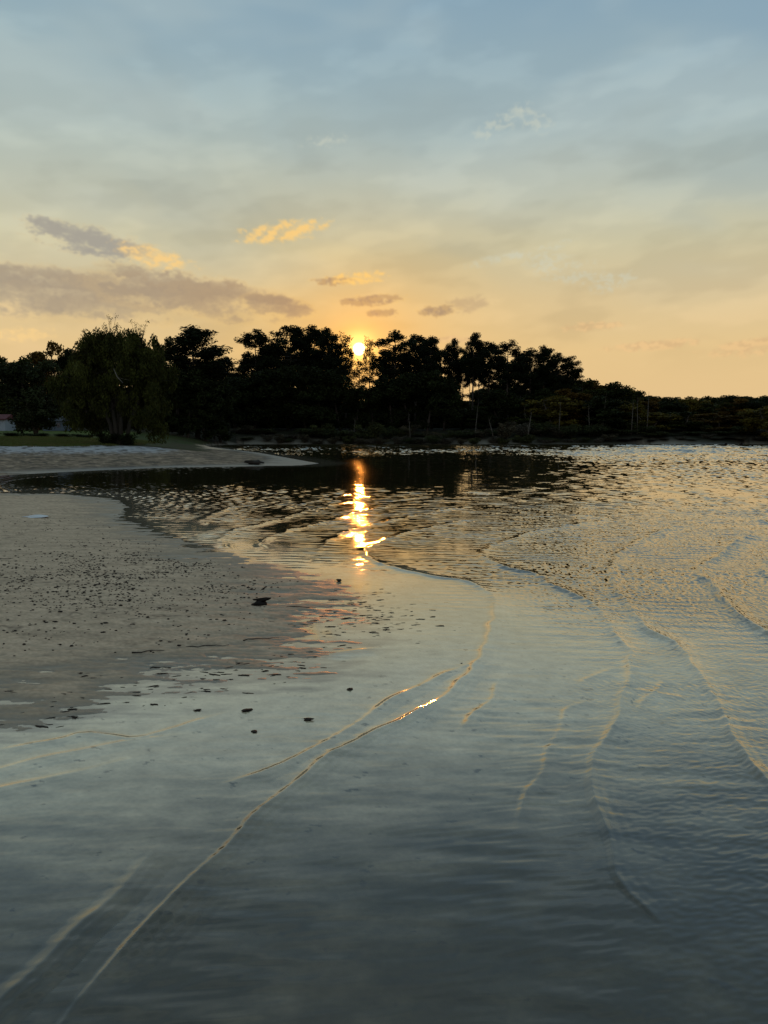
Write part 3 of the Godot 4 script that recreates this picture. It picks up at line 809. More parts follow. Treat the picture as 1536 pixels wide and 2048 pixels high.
# leaf-sized faces through a set of clumps; each clump: centre, radii, lightness
func leaf_mesh(clumps: Array, per: int, size: float, aspect: float, tint: Color, hang := 0.0) -> ArrayMesh:
	var v := PackedVector3Array()
	var n := PackedVector3Array()
	var c := PackedColorArray()
	var idx := PackedInt32Array()
	for cl in clumps:
		var ctr: Vector3 = cl[0]
		var rad: Vector3 = cl[1]
		var shade: float = cl[2]
		var count := maxi(3, int(per * minf(1.6, rad.x * rad.z / 0.6) * rng.randf_range(0.75, 1.25)))
		for i in count:
			var d := Vector3(rng.randfn(), rng.randfn(), rng.randfn()).normalized()
			var r := pow(rng.randf(), 0.5)
			var p := ctr + d * rad * r
			var u := Vector3(rng.randfn(), rng.randfn() * (1.0 - hang) - hang * 3.0, rng.randfn()).normalized()
			var w := u.cross(Vector3(rng.randfn(), rng.randfn(), rng.randfn())).normalized()
			var s := size * rng.randf_range(0.6, 1.35)
			var hu := u * s * 0.5
			var hw := w * s * 0.5 * aspect
			var k := v.size()
			v.append_array(PackedVector3Array([p - hu, p + hw - hu * 0.1, p + hu, p - hw - hu * 0.1]))
			var nn := u.cross(w)
			n.append_array(PackedVector3Array([nn, nn, nn, nn]))
			var t := tint * (shade * rng.randf_range(0.7, 1.3))
			t.a = 1.0
			c.append_array(PackedColorArray([t, t, t, t]))
			idx.append_array(PackedInt32Array([k, k + 1, k + 2, k, k + 2, k + 3]))
	return mesh_of(v, n, c, idx)


# a pine about 20 m tall (unit tree: scaled for use), bare below, limbs carrying separate clumps above
func make_pine(bare: float, domed: float, per := 88) -> Array:
	var wood := begin()
	var h := 20.0
	var lean := Vector3(rng.randf_range(-0.5, 0.5), 0, rng.randf_range(-0.5, 0.5))
	var pts := []
	var rad := []
	for i in 9:
		var t := i / 8.0
		pts.append(Vector3(0, h * 0.97 * t, 0) + lean * t * t + Vector3(sin(t * 5.0) * 0.08, 0, cos(t * 4.0) * 0.08))
		rad.append(lerpf(0.24, 0.035, pow(t, 0.9)))
	tube(wood, pts, rad)
	var limbs := begin()
	var clumps := []
	var levels := rng.randi_range(15, 18)
	for l in levels:
		var t := bare + (1.0 - bare) * pow((l + 0.5) / levels, 0.9)
		var reach := 3.0 * sqrt(maxf(0.03, 1.0 - pow((t - bare) / (1.0 - bare) * 1.02 - 0.35, 2.0) / 0.5)) * domed
		if t > 0.9: reach *= 0.75
		for b in rng.randi_range(2, 3):
			var a := rng.randf() * TAU
			var o := Vector3(0, h * 0.97 * t, 0) + lean * t * t
			var out := Vector3(cos(a), 0, sin(a)) * reach * rng.randf_range(0.55, 1.1)
			var tip := o + out + Vector3.UP * rng.randf_range(-0.1, 1.0)
			var mid := o.lerp(tip, 0.5) + Vector3.UP * rng.randf_range(-0.35, 0.1)
			tube(limbs, [o, mid, tip], [0.065, 0.045, 0.015], 4)
			var lumps := 1 + int(reach * 0.95)
			for q in lumps:
				var f := 1.0 - 0.62 * q / maxf(1.0, lumps)
				var cc := o.lerp(tip, f) + Vector3(rng.randf_range(-0.4, 0.4), rng.randf_range(-0.1, 0.45), rng.randf_range(-0.4, 0.4))
				var s := rng.randf_range(0.5, 1.05)
				clumps.append([cc, Vector3(s, s * 0.85, s), rng.randf_range(0.6, 1.4)])
	for b in 2:  # a few dead stubs below the crown
		var a := rng.randf() * TAU
		var t := bare * rng.randf_range(0.6, 0.95)
		var o := Vector3(0, h * t, 0) + lean * t * t
		tube(limbs, [o, o + Vector3(cos(a) * 1.1, 0.15, sin(a) * 1.1)], [0.04, 0.01], 4)
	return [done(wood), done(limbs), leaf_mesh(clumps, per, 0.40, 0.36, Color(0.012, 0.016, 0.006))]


# a broadleaf tree about 10 m tall with a crown that starts low
func make_broadleaf(tint: Color, open: float) -> Array:
	var wood := begin()
	var limbs := begin()
	var h := 10.0
	var clumps := []
	var stems := rng.randi_range(1, 3)
	for s in stems:
		var a := rng.randf() * TAU
		var lean := Vector3(cos(a), 0, sin(a)) * (0.4 + 0.9 * float(stems > 1))
		var pts := []
		var rad := []
		for i in 7:
			var t := i / 6.0
			pts.append(Vector3(0, h * 0.86 * t, 0) + lean * t)
			rad.append(lerpf(0.17, 0.03, t))
		tube(wood, pts, rad, 6)
		for b in 15:
			var t := rng.randf_range(0.10, 0.98)
			var o: Vector3 = Vector3(0, h * 0.86 * t, 0) + lean * t
			var aa := rng.randf() * TAU
			var reach := 2.5 * sqrt(maxf(0.08, 1.0 - pow((t - 0.5) / 0.62, 2.0))) * rng.randf_range(0.6, 1.1)
			var tip := o + Vector3(cos(aa), 0, sin(aa)) * reach + Vector3.UP * rng.randf_range(0.2, 1.3)
			tube(limbs, [o, o.lerp(tip, 0.5) + Vector3.UP * 0.2, tip], [0.05, 0.03, 0.01], 4)
			for q in 3:
				var r := rng.randf_range(0.55, 1.0)
				clumps.append([o.lerp(tip, 1.0 - 0.3 * q) + Vector3(rng.randfn(), rng.randfn(), rng.randfn()) * 0.3, Vector3(r, r * 0.8, r), rng.randf_range(0.6, 1.5)])
		for b in 5:  # twigs that stand out of the crown
			var t := rng.randf_range(0.8, 1.0)
			var o: Vector3 = Vector3(0, h * 0.86 * t, 0) + lean * t
			var tip := o + Vector3(rng.randfn() * 0.9, rng.randf_range(0.8, 1.7), rng.randfn() * 0.9)
			tube(limbs, [o, tip], [0.03, 0.008], 4)
			clumps.append([o.lerp(tip, 0.7), Vector3(0.28, 0.5, 0.28), 1.2])
	return [done(wood), done(limbs), leaf_mesh(clumps, int((90.0 if stems > 1 else 170.0) * open), 0.33, 0.6, tint)]


func make_shrub(tint: Color) -> Array:
	var wood := begin()
	var clumps := []
	for s in 9:
		var a := rng.randf() * TAU
		var tip := Vector3(cos(a) * rng.randf_range(0.2, 1.1), rng.randf_range(0.9, 1.9), sin(a) * rng.randf_range(0.2, 1.1))
		tube(wood, [Vector3(cos(a) * 0.1, 0, sin(a) * 0.1), tip * 0.6, tip], [0.03, 0.02, 0.006], 4)
		for q in 3:
			var r := rng.randf_range(0.3, 0.55)
			clumps.append([tip * (1.0 - 0.28 * q), Vector3(r, r * 0.8, r), rng.randf_range(0.6, 1.5)])
	return [done(wood), leaf_mesh(clumps, 330, 0.16, 0.5, tint)]


func plant(called: String, label: String, category: String, group: String, shapes: Array, leaf: Material, bark: Material, x: float, z: float, top: float, half: float, unit_h: float, unit_r: float) -> void:
	var y := ground_height(x, z)
	var t := base(called, Vector3(x, y - 0.08, z), label, category, group)
	var wood := part("trunk" if shapes.size() == 3 else "stems", shapes[0], bark, t)
	if shapes.size() == 2: wood.set_meta("kind", "stuff")
	if shapes.size() == 3: part("limbs", shapes[1], bark, t).set_meta("kind", "stuff")
	part("crown" if shapes.size() == 3 else "foliage", shapes[shapes.size() - 1], leaf, t)
	var sy := (top - y) / unit_h
	var sx := half / unit_r
	t.scale = Vector3(sx, sy, sx)
	t.rotation.y = rng.randf() * TAU


func place_name(x: float, z: float) -> String:
	var a := rad_to_deg(atan2(x, -z))
	if a < -17.0: return "behind the willow"
	if a < -9.0: return "under the notch of sky"
	if a < -4.2: return "below the highest pines"
	if a < 0.5: return "below the setting sun"
	if a < 6.0: return "under the canopy past the sun"
	if a < 12.5: return "under the layered pines"
	if a < 19.0: return "along the sloping wood"
	return "at the far shore's right end"


func ordered(list: Array) -> Array:
	var out := list.duplicate()
	out.sort_custom(func(a, b): return atan2(a[0], -a[1]) < atan2(b[0], -b[1]))
	return out


const ORDER = ["first", "second", "third", "fourth", "fifth", "sixth", "seventh", "eighth", "ninth", "tenth", "eleventh", "twelfth", "thirteenth", "fourteenth", "fifteenth", "sixteenth", "seventeenth", "eighteenth", "nineteenth", "twentieth", "twenty-first", "twenty-second", "twenty-third", "twenty-fourth"]
var counted := {}


func nth(what: String, place: String) -> String:
	var n: int = counted.get(what + place, 0)
	counted[what + place] = n + 1
	return "%s %s from the left %s" % [ORDER[mini(n, 23)], what, place]


func make_forest() -> void:
	var pine := []
	for i in 6: pine.append(make_pine([0.52, 0.58, 0.58, 0.5, 0.46, 0.55][i], [1.0, 0.9, 1.05, 0.95, 1.0, 0.85][i]))
	var lacy := make_pine(0.5, 0.85, 30)
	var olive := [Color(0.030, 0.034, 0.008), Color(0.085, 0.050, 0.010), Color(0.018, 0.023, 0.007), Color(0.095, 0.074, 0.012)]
	var broad := []
	for i in 4: broad.append(make_broadleaf(olive[i], [0.8, 1.0, 1.2, 1.0][i]))
	var shrub := []
	for i in 4: shrub.append(make_shrub([Color(0.045, 0.048, 0.016), Color(0.06, 0.05, 0.03), Color(0.038, 0.045, 0.018), Color(0.07, 0.062, 0.045)][i]))
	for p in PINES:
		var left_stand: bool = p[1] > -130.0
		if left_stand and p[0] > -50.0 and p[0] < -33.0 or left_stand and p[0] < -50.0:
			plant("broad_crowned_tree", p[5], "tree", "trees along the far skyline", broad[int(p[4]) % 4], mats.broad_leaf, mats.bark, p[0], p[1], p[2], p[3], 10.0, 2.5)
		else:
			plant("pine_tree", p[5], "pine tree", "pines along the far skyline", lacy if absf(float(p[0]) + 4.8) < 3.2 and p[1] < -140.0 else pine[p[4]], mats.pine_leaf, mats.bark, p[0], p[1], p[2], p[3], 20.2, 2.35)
	var k := 0
	for p in ordered(BACK_PINES):
		plant("pine_tree", nth("set-back dark pine", place_name(p[0], p[1])), "pine tree", "pines in the second rank " + place_name(p[0], p[1]), pine[k % 6], mats.pine_leaf, mats.bark, p[0], p[1], p[2], p[3], 20.2, 2.35)
		k += 1
	for p in BROADLEAVES:
		plant("broadleaf_tree", p[5], "tree", "broadleaf trees of the far wood", broad[p[4]], mats.broad_leaf, mats.pale_bark if p[1] > -142.0 else mats.bark, p[0], p[1], p[2], p[3] * 1.35, 10.2, 2.5)
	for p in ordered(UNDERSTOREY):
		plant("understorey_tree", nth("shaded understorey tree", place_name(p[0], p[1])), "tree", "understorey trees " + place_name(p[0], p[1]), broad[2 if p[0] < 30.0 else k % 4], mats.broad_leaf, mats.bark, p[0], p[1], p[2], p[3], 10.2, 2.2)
		k += 1
	for p in ordered(SHRUBS):
		plant("bank_shrub", nth("low bank shrub", place_name(p[0], p[1])), "shrub", "shrubs of the far bank " + place_name(p[0], p[1]), shrub[k % 4], mats.shrub_leaf, mats.bark, p[0], p[1], p[2], p[3], 2.0, 1.0)
		k += 1
	# the wood goes on behind: one dark mass, too deep to tell trees apart
	var spots := []
	while spots.size() < 1200:
		var z := -rng.randf_range(158.0, 290.0)
		var a := rng.randf_range(-36.0, 42.0)
		var x := -z * tan(deg_to_rad(a))
		if z > -172.0 and a > 8.0 and a < 13.0: continue
		var top := 3.5
		if a > 5.0: top = 2.65
		if a > 7.4: top = 3.7
		if a > 9.2: top = 2.9
		if a > 10.5: top = 3.9
		if a > 13.0: top = maxf(2.72, lerpf(4.0, 2.8, (a - 13.5) / 5.0))
		if absf(a + 1.8) < 1.3: top = 2.6
		top += rng.randf_range(-0.75, 0.05)
		if spots.size() % 3 == 0: top = 1.1
		var high: float = 1.5 + tan(deg_to_rad(top)) * Vector2(x, z).length() - ground_height(x, z)
		spots.append([Vector3(x, ground_height(x, z) - 0.2, z), high])
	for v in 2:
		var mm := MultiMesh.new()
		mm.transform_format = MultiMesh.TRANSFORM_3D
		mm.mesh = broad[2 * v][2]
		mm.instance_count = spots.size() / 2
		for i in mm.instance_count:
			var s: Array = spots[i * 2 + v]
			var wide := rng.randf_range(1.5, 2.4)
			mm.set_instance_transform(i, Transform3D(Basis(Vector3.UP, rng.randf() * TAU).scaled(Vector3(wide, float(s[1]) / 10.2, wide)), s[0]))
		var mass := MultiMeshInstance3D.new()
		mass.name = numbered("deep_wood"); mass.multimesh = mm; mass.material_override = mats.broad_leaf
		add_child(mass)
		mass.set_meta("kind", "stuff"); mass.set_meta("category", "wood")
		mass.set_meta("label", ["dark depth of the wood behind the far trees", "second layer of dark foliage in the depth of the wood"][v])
	# bare pale stems by the water
	var snags := [
		[24.4, -132.0, 5.2, 0.10, 0.6, "pale dead sapling, straight, on the bank under the layered pines"],
		[18.6, -132.0, 3.9, 0.09, -0.9, "pale dead stem leaning over the bank under the sky slit"],
		[30.0, -133.5, 6.5, 0.07, 0.2, "thin grey snag right of the straight pale sapling"],
		[35.4, -134.0, 5.5, 0.07, -0.3, "thin pale stem beneath the olive tree of the slope"],
		[37.6, -134.0, 7.5, 0.06, 0.5, "tall thin pale stem behind the olive tree of the slope"],
		[42.6, -134.0, 6.0, 0.08, 0.2, "first of a trio of pale stems under the skyline step"],
		[43.8, -134.5, 6.6, 0.07, -0.2, "middle one of the trio of pale stems under the skyline step"],
		[45.3, -134.0, 7.4, 0.08, 0.1, "last and tallest of the trio of pale stems under the skyline step"],
		[-5.2, -133.0, 4.2, 0.06, 0.3, "grey dead stem on the bank below the sun"],
		[4.5, -133.0, 5.0, 0.06, -0.3, "grey forked stem on the bank right of the sun"],
		[15.6, -133.0, 6.0, 0.07, 0.4, "slim grey trunk beneath the bright window in the pines"],
	]
	for s in snags:
		var st := begin()
		var hh: float = s[2]
		var ln: float = s[4]
		tube(st, [Vector3.ZERO, Vector3(ln * 0.3, hh * 0.4, 0.1), Vector3(ln * 0.8, hh * 0.75, 0), Vector3(ln, hh, 0.1)], [s[3], float(s[3]) * 0.8, float(s[3]) * 0.5, 0.012], 6)
		for b in 4:
			var f := 0.45 + 0.13 * b
			var o := Vector3(ln * f, hh * f, 0.05)
			tube(st, [o, o + Vector3(rng.randf_range(-0.6, 0.6), 0.55, rng.randf_range(-0.3, 0.3))], [0.03, 0.008], 4)
		single("dead_sapling", done(st), mats.pale_bark, Vector3(s[0], ground_height(s[0], s[1]) - 0.05, s[1]), s[5], "dead tree", "bare stems on the far bank")


# ---------------------------------------------------------------- lawn, willow, sheds on the left bank

func make_left_bank() -> void:
	# the willow: several stems, rounded crown of drooping sprays, two light tufts on top
	var wx := -20.4
	var wz := -60.0
	var w := base("willow_tree", Vector3(wx, ground_height(wx, wz) - 0.1, wz), "big round willow with several pale stems at the edge of the lawn", "willow tree")
	var wood := begin()
	var limbs := begin()
	var clumps := []
	var tips := [Vector3(-1.6, 4.6, 0.4), Vector3(-0.3, 6.0, -0.5), Vector3(0.6, 5.8, 0.6), Vector3(1.9, 4.9, -0.3), Vector3(-0.4, 5.0, 1.0)]
	for i in tips.size():
		var tip: Vector3 = tips[i]
		var foot := Vector3(tip.x * 0.22, 0, tip.z * 0.3)
		tube(wood, [foot, foot.lerp(tip, 0.35) + Vector3(-tip.x * 0.10, 0.1, 0), foot.lerp(tip, 0.7), tip], [0.19, 0.14, 0.10, 0.05], 8)
		for b in 12:
			var t := rng.randf_range(0.45, 1.0)
			var o := foot.lerp(tip, t)
			var a := rng.randf() * TAU
			var up := rng.randf_range(0.0, 2.2)
			var e := o + Vector3(cos(a) * rng.randf_range(1.0, 3.2), up, sin(a) * rng.randf_range(1.0, 2.8))
			tube(limbs, [o, o.lerp(e, 0.5) + Vector3.UP * 0.35, e], [0.05, 0.035, 0.012], 4)
	# the crown shell: lumps over an egg-shaped dome that hangs low at the sides
	for i in 520:
		var a := rng.randf() * TAU
		var v := pow(rng.randf(), 0.8)
		var yy := lerpf(1.1, 8.3, v)
		var wide := 4.5 * sqrt(maxf(0.04, 1.0 - pow((yy - 3.9) / 4.6, 2.0)))
		wide *= 0.86 + 0.38 * noise_a.get_noise_2d(a * 1.1 + 4.0, yy * 0.45) + 0.10 * sin(a * 3.0)
		var r := wide * sqrt(rng.randf_range(0.25, 1.0))
		if yy < 2.6 and absf(cos(a) * r + 0.2) < 2.2 and sin(a) > -0.2: continue  # open round the stems
		var s := rng.randf_range(0.4, 0.8)
		clumps.append([Vector3(cos(a) * r, yy + rng.randf_range(-0.3, 0.3), sin(a) * r * 0.85), Vector3(s * 0.75, s, s * 0.75), rng.randf_range(0.55, 1.5)])
	var sprays := []
	for q in [[-0.5, 8.1, 1.0, 1.75], [1.75, 7.9, 0.7, 1.65]]:
		for i in 16:
			var a := rng.randf() * TAU
			var hgt := rng.randf_range(0.2, float(q[3]))
			var p := Vector3(float(q[0]) + cos(a) * float(q[2]) * hgt * 0.62, float(q[1]) + hgt, sin(a) * float(q[2]) * hgt * 0.55)
			tube(limbs, [Vector3(q[0], float(q[1]) - 0.6, 0), p], [0.022, 0.006], 4)
			sprays.append([p, Vector3(0.2, 0.26, 0.2), 1.2])
	part("trunk", done(wood), mat(0.055, 0.048, 0.036, 0.9), w)
	part("limbs", done(limbs), mats.bark, w).set_meta("kind", "stuff")
	var green := Color(0.040, 0.043, 0.009)
	part("crown", leaf_mesh(clumps, 300, 0.26, 0.30, green, 0.5), mats.willow_leaf, w)
	part("top_sprays", leaf_mesh(sprays, 260, 0.13, 0.35, green), mats.willow_leaf, w).set_meta("kind", "stuff")
	# dead pale branch showing in the crown
	var dead := begin()
	tube(dead, [Vector3(1.0, 5.6, 3.75), Vector3(1.3, 5.0, 3.95), Vector3(1.75, 4.55, 4.05)], [0.02, 0.035, 0.015], 6)
	tube(dead, [Vector3(1.35, 4.95, 3.95), Vector3(2.2, 4.75, 4.0)], [0.014, 0.005], 5)
	part("bare_branch", done(dead), mats.pale_bark, w)

	var foot_bush := make_shrub(Color(0.02, 0.026, 0.01))
	plant("foot_shrub", "dark rounded shrub crowding the foot of the willow", "shrub", "", foot_bush, mats.shrub_leaf, mats.bark, -21.0, -59.0, 1.95, 1.0, 2.0, 1.2)
	plant("foot_shrub", "low dark growth on the water side of the willow's stems", "shrub", "", foot_bush, mats.shrub_leaf, mats.bark, -19.5, -59.2, 1.85, 0.95, 2.0, 1.2)
	var bed := [[-37.0, -78.0, 1.9, 1.7, "dark bush in the bed before the red-roofed shed, at the picture's edge"], [-35.0, -79.0, 1.86, 1.6, "dark bush second from the picture's edge on the lawn"], [-32.6, -79.5, 1.8, 1.5, "bush at the foot of the lone tree on the lawn"], [-30.4, -79.0, 1.74, 1.4, "low bush right of the lone tree on the lawn"]]
	for b in bed:
		plant("lawn_shrub", b[4], "shrub", "shrubs on the lawn", foot_bush, mats.shrub_leaf, mats.bark, b[0], b[1], b[2], b[3], 2.0, 1.2)
	plant("lawn_tree", "slim dark-trunked tree on the lawn between the shed and the pale house", "tree", "", make_broadleaf(Color(0.024, 0.030, 0.012), 1.0), mats.broad_leaf, mats.bark, -37.6, -84.0, 9.8, 3.6, 10.2, 3.2)

	# red-roofed shed, cut by the frame
	var shed := base("shed", Vector3(-53.4, ground_height(-51.0, -105.0), -105.0), "white-walled shed with a dark red roof beyond the lawn", "shed")
	var wall := BoxMesh.new(); wall.size = Vector3(6.0, 1.5, 3.0)
	part("wall", wall, mat(0.30, 0.34, 0.39, 0.8), shed).position = Vector3(0, 0.75, 0)
	var roof := PrismMesh.new(); roof.size = Vector3(3.7, 0.7, 6.4)
	var rr := part("roof", roof, mat(0.10, 0.024, 0.028, 0.8), shed)
	rr.position = Vector3(0, 1.86, 0); rr.rotation.y = PI / 2
	var trim := BoxMesh.new(); trim.size = Vector3(6.5, 0.16, 0.06)
	part("fascia", trim, mat(0.09, 0.026, 0.028, 0.8), shed).position = Vector3(0, 1.5, 1.8)
	var door := BoxMesh.new(); door.size = Vector3(0.8, 1.3, 0.06)
	part("door", door, mat(0.4, 0.42, 0.45, 0.6), shed).position = Vector3(-1.2, 0.66, 1.53)
	# pale blue house glimpsed under the trees
	var house := base("garden_hut", Vector3(-44.9, ground_height(-44.9, -107.0), -107.0), "pale blue hut glimpsed under the trees between the shed and the willow", "hut")
	var hw := BoxMesh.new(); hw.size = Vector3(2.9, 1.3, 2.6)
	part("wall", hw, mat(0.075, 0.10, 0.13, 0.8), house).position = Vector3(0, 0.65, 0)
	var hr := PrismMesh.new(); hr.size = Vector3(3.2, 0.7, 3.3)
	var hrr := part("roof", hr, mat(0.04, 0.045, 0.055, 0.8), house)
	hrr.position = Vector3(0, 1.655, 0); hrr.rotation.y = PI / 2
	for i in 2:
		var win := BoxMesh.new(); win.size = Vector3(0.5, 0.55, 0.05)
		part("window", win, mat(0.03, 0.035, 0.045, 0.15), house).position = Vector3(-0.7 + 1.4 * i, 0.75, 1.33)
	# mown grass at the lawn's edge
	var blades := begin()
	for i in 7:
		var a := rng.randf() * TAU
		var p := Vector3(cos(a), 0, sin(a)) * rng.randf() * 0.16
		var side := Vector3(-sin(a), 0, cos(a)) * 0.014
		var tip := p + Vector3(cos(a) * 0.05, rng.randf_range(0.07, 0.15), sin(a) * 0.05)
		for q in [p - side, tip, p + side]: blades.add_vertex(q)
	blades.generate_normals()
	var tuft := blades.commit()
	var mm := MultiMesh.new()
	mm.transform_format = MultiMesh.TRANSFORM_3D
	mm.use_colors = true
	mm.mesh = tuft
	var spots := []
	while spots.size() < 16000:
		var z := -rng.randf_range(52.0, 78.0)
		var x := rng.randf_range(-0.56, -0.16) * -z
		var y := ground_height(x, z)
		if y > 0.74 + noise_b.get_noise_2d(x * 0.5, z * 0.5) * 0.1: spots.append(Vector3(x, y, z))
	mm.instance_count = spots.size()
	for i in spots.size():
		var s := rng.randf_range(0.6, 1.4)
		mm.set_instance_transform(i, Transform3D(Basis(Vector3.UP, rng.randf() * TAU).scaled(Vector3(s * 1.4, s, s * 1.4)), spots[i]))
		mm.set_instance_color(i, Color(0.085, 0.115, 0.028).lerp(Color(0.15, 0.12, 0.05), clampf(0.25 + noise_b.get_noise_2d(spots[i].x * 0.3, spots[i].z * 0.5) + rng.randf() * 0.2, 0.0, 1.0)))
	var gr := MultiMeshInstance3D.new()
	gr.name = "grass"; gr.multimesh = mm; gr.material_override = mats.grass_blade
	add_child(gr)
	gr.set_meta("kind", "stuff"); gr.set_meta("label", "short mown grass of the lawn above the upper beach"); gr.set_meta("category", "grass")


# ---------------------------------------------------------------- small things on the sand and in the shallows

func lump(seed_at: float, flat: float, rough: float) -> ArrayMesh:
	var st := begin()
	var n := 6
	var m := 9
	var grid := []
	for j in n + 1:
		var row := []
		var th := PI * j / n
		for i in m:
			var ph := TAU * i / m
			var d := Vector3(sin(th) * cos(ph), cos(th), sin(th) * sin(ph))
			var r := 1.0 + rough * noise_b.get_noise_3d(d.x * 1.7 + seed_at, d.y * 1.7, d.z * 1.7) * 2.8
			row.append(Vector3(d.x, d.y * flat, d.z) * r)
		grid.append(row)
	for j in n:
		for i in m:
			var i2 := (i + 1) % m
			for q in [grid[j][i], grid[j][i2], grid[j + 1][i2], grid[j][i], grid[j + 1][i2], grid[j + 1][i]]:
				st.add_vertex(q)
	return done(st, false)


func make_sand_litter() -> void:
	# a flat dark chunk of bark in two plates
	var bark := base("bark_chunk", Vector3(-1.09, maxf(0.0, ground_height(-1.09, -6.70)), -6.70), "dark slab of bark lying on the damp sand near the point", "bark")
	var lower := part("lower_plate", lump(3.0, 0.28, 0.3), mats.wet_wood, bark)
	lower.scale = Vector3(0.066, 0.055, 0.05); lower.position = Vector3(-0.01, 0.012, 0.01); lower.rotation = Vector3(0.1, 0.2, 0.05)
	var upper := part("upper_plate", lump(9.0, 0.3, 0.4), mats.wet_wood, bark)
	upper.scale = Vector3(0.078, 0.05, 0.045); upper.position = Vector3(0.012, 0.034, -0.04); upper.rotation = Vector3(0.15, -0.15, 0.16)
	# things named one by one
	var clots := [
		[-0.46, -7.85, 0.036, 0.9, "small dark round pebble at the tip of the sand tongue"],
		[-0.20, -4.45, 0.026, 0.5, "dark clump of leaves awash nearest the long wave line"],
		[-0.75, -4.10, 0.030, 0.4, "reddish-brown leaf clump awash off the beach, left of the others"],
		[-0.40, -3.96, 0.026, 0.5, "knobbly brown clump awash below the others"],
		[-0.66, -3.80, 0.020, 0.3, "thin dark sliver awash closest to the camera"],
		[0.51, -4.98, 0.010, 0.6, "dark speck on the long wave line"],
		[-1.02, -4.10, 0.022, 0.35, "dark flake awash beside the ragged edge of the beach"],
		[-6.46, -38.9, 0.55, 0.4, "low dark lump of wrack on the far sand spit"],
	]
	var k := 0.0
	for c in clots:
		k += 2.3
		var o := single("wrack_clump", lump(k, c[3], 0.5), mats.debris, Vector3(c[0], maxf(-0.002, ground_height(c[0], c[1])) + float(c[2]) * 0.2, c[1]), c[4], "debris", "clumps washed up on the shore")
		o.scale = Vector3(float(c[2]) * 0.9, float(c[2]) * 0.5, float(c[2]) * 0.6); o.rotation.y = k
	var scrap := single("white_scrap", lump(40.0, 0.12, 0.4), mat(0.62, 0.64, 0.66, 0.7), Vector3(-6.26, ground_height(-6.26, -13.88) + 0.01, -13.88), "white flat scrap lying alone on the far part of the sand tongue", "litter")
	scrap.scale = Vector3(0.24, 0.2, 0.16)
	var posts := [[51.3, -116.5, "dark stub standing in the water, first of two by the right far shore"], [53.6, -116.5, "dark stub standing in the water, second of two by the right far shore"]]
	for p in posts:
		var st := begin()
		tube(st, [Vector3(0, -0.8, 0), Vector3(0.02, 0.1, 0), Vector3(0.05, 0.28, 0.02)], [0.2, 0.22, 0.12], 8)
		single("water_stub", done(st), mats.wet_wood, Vector3(p[0], 0, p[1]), p[2], "stub", "two dark stubs in the lake")
	# twigs and curled strips on the wet margin
	var twigs := [
		[-1.25, -5.35, 0.30, 0.15, "long dark curled strip on the sand below the bark slab"], [-1.62, -5.20, 0.22, 0.1, "thin curved twig mark left of the long curled strip"],
		[-0.72, -6.62, 0.26, -0.05, "dark twig beside the golden reflection on the wet sand"], [-0.90, -5.55, 0.26, 0.3, "slanting twig between the bark slab and the water"],
		[-0.66, -6.02, 0.20, 0.05, "short black twig at the wet edge right of the bark slab"], [-1.45, -4.88, 0.12, 0.2, "short twig in the ragged wet margin"],
		[-5.6, -10.4, 0.5, -0.1, "long grey twig at the left of the pebble field"], [-4.6, -9.0, 0.45, 0.15, "crooked twig lying among the pebbles"],
	]
	for t in twigs:
		var st := begin()
		var ln: float = t[2]
		var pts := []
		var rad := []
		for i in 8:
			var f := i / 7.0
			pts.append(Vector3((f - 0.5) * ln, 0.003 + 0.010 * sin(f * PI) * noise_a.get_noise_1d(ln * 40.0 + f), -0.05 * ln * 4.0 * f * (1.0 - f) + 0.035 * ln * 3.0 * noise_a.get_noise_1d(f * 4.0 + ln * 90.0)))
			rad.append(lerpf(0.0038, 0.0012, f) * (1.0 + ln * 0.6) * (1.0 + 0.4 * noise_a.get_noise_1d(f * 9.0 + ln * 30.0)))
		tube(st, pts, rad, 6)
		var o := single("twig", done(st), mats.debris, Vector3(t[0], maxf(0.0, ground_height(t[0], t[1])), t[1]), t[4], "twig", "twigs on the sand")
		o.rotation.y = t[3]
	# dark pebbles strewn over the tongue: the nearest 300 one by one
	var shapes := []
	for i in 5: shapes.append(lump(60.0 + i * 3.0, 0.6, 0.35))
	var spots := []
	while spots.size() < 2600:
		var p: Vector3
		if rng.randf() < 0.7:
			p = Vector3(-2.55 + rng.randfn() * 0.95, 0, -8.3 + rng.randfn() * 1.3)
		else:
			p = Vector3(rng.randf_range(-7.5, -1.0), 0, -rng.randf_range(5.0, 14.0))
		if noise_b.get_noise_2d(p.x * 1.2, p.z * 0.8) < rng.randf_range(-0.5, 0.25): continue
		p.y = ground_height(p.x, p.z)
		if p.y < 0.012 or absf(p.x) > -p.z * 0.56: continue
		var s := 0.0052 * exp(clampf(rng.randfn() * 0.36, -1.0, 0.75))
		spots.append([s / -p.z, p, s])
	spots.sort_custom(func(a, b): return a[0] > b[0])
	var mm := MultiMesh.new()
	mm.transform_format = MultiMesh.TRANSFORM_3D
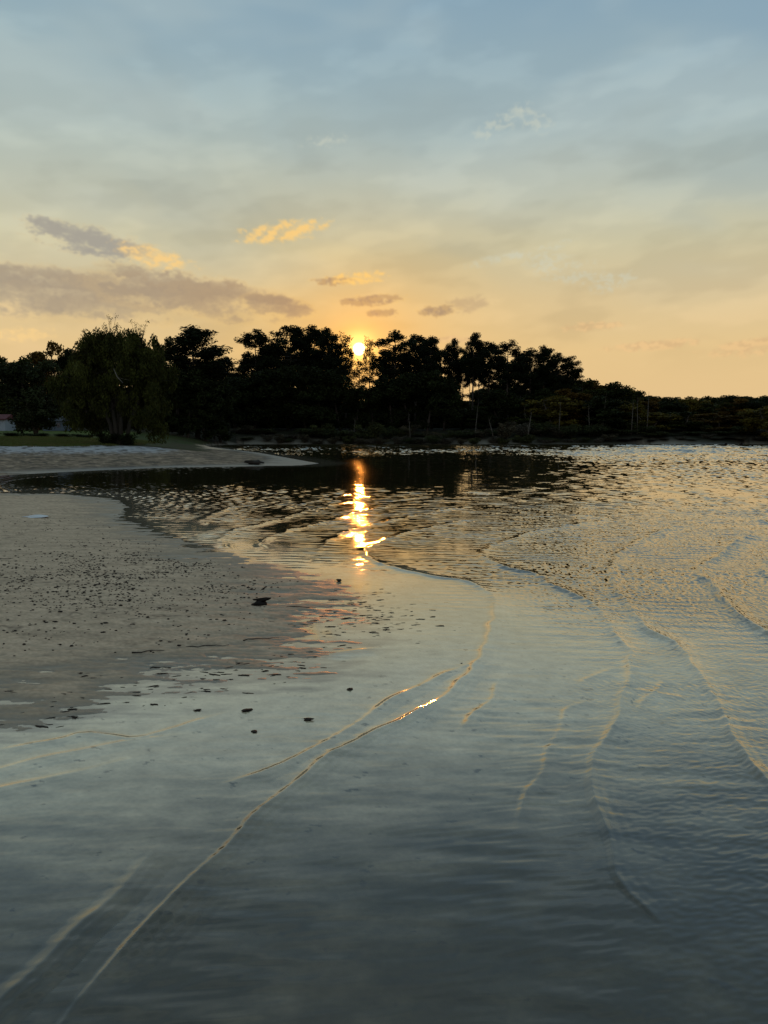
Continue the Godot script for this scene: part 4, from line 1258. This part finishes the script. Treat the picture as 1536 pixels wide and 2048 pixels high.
	mm.mesh = shapes[0]
	mm.instance_count = spots.size() - 300
	for i in spots.size():
		var p: Vector3 = spots[i][1]
		var s: float = spots[i][2]
		var b := Basis(Vector3.UP, rng.randf() * TAU).scaled(Vector3(s * rng.randf_range(1.0, 1.8), s, s))
		p.y += s * 0.35
		if i < 300:
			var o := single("pebble", shapes[i % 5], mats.debris, p, "small dark pebble, one of the many strewn over the sand tongue", "pebble", "dark pebbles strewn over the sand tongue")
			o.transform = Transform3D(b, p)
		else:
			mm.set_instance_transform(i - 300, Transform3D(b, p))
	var rest := MultiMeshInstance3D.new()
	rest.name = "gravel"; rest.multimesh = mm; rest.material_override = mats.debris
	add_child(rest)
	rest.set_meta("kind", "stuff"); rest.set_meta("label", "fine dark gravel scattered over the sand tongue"); rest.set_meta("category", "gravel")
	# flecks of leaf along the ragged wet margin
	var fleck := []
	for i in 4: fleck.append(lump(90.0 + i * 4.0, 0.22, 0.6))
	var edge := [[-2.0, -4.0], [-1.6, -4.3], [-1.3, -4.6], [-0.9, -4.75], [-0.62, -5.1], [-0.5, -5.8], [-0.3, -6.4], [-0.15, -6.7], [-0.25, -7.2], [0.0, -6.3], [0.05, -5.9], [-0.35, -6.0], [-0.2, -6.5], [-0.45, -5.4], [-0.3, -6.9], [0.15, -6.3], [-1.0, -4.6], [-0.1, -6.1]]
	var n := 0
	while n < 300:
		var q: Array = edge[rng.randi() % edge.size()]
		var x: float = float(q[0]) + rng.randfn() * 0.2
		var z: float = float(q[1]) + rng.randfn() * 0.22
		var y := maxf(0.0, ground_height(x, z))
		if y > 0.05: continue
		var s := 0.0052 * exp(clampf(rng.randfn() * 0.5, -1.0, 0.9))
		var o := single("leaf_fleck", fleck[n % 4], mats.debris, Vector3(x, y + s * 0.1, z), "dark fleck of leaf litter in the ragged margin of the wet sand", "leaf litter", "flecks of leaf litter along the waterline")
		o.scale = Vector3(s * rng.randf_range(1.2, 4.2), s, s * 0.9); o.rotation.y = rng.randf_range(-0.5, 0.5)
		n += 1
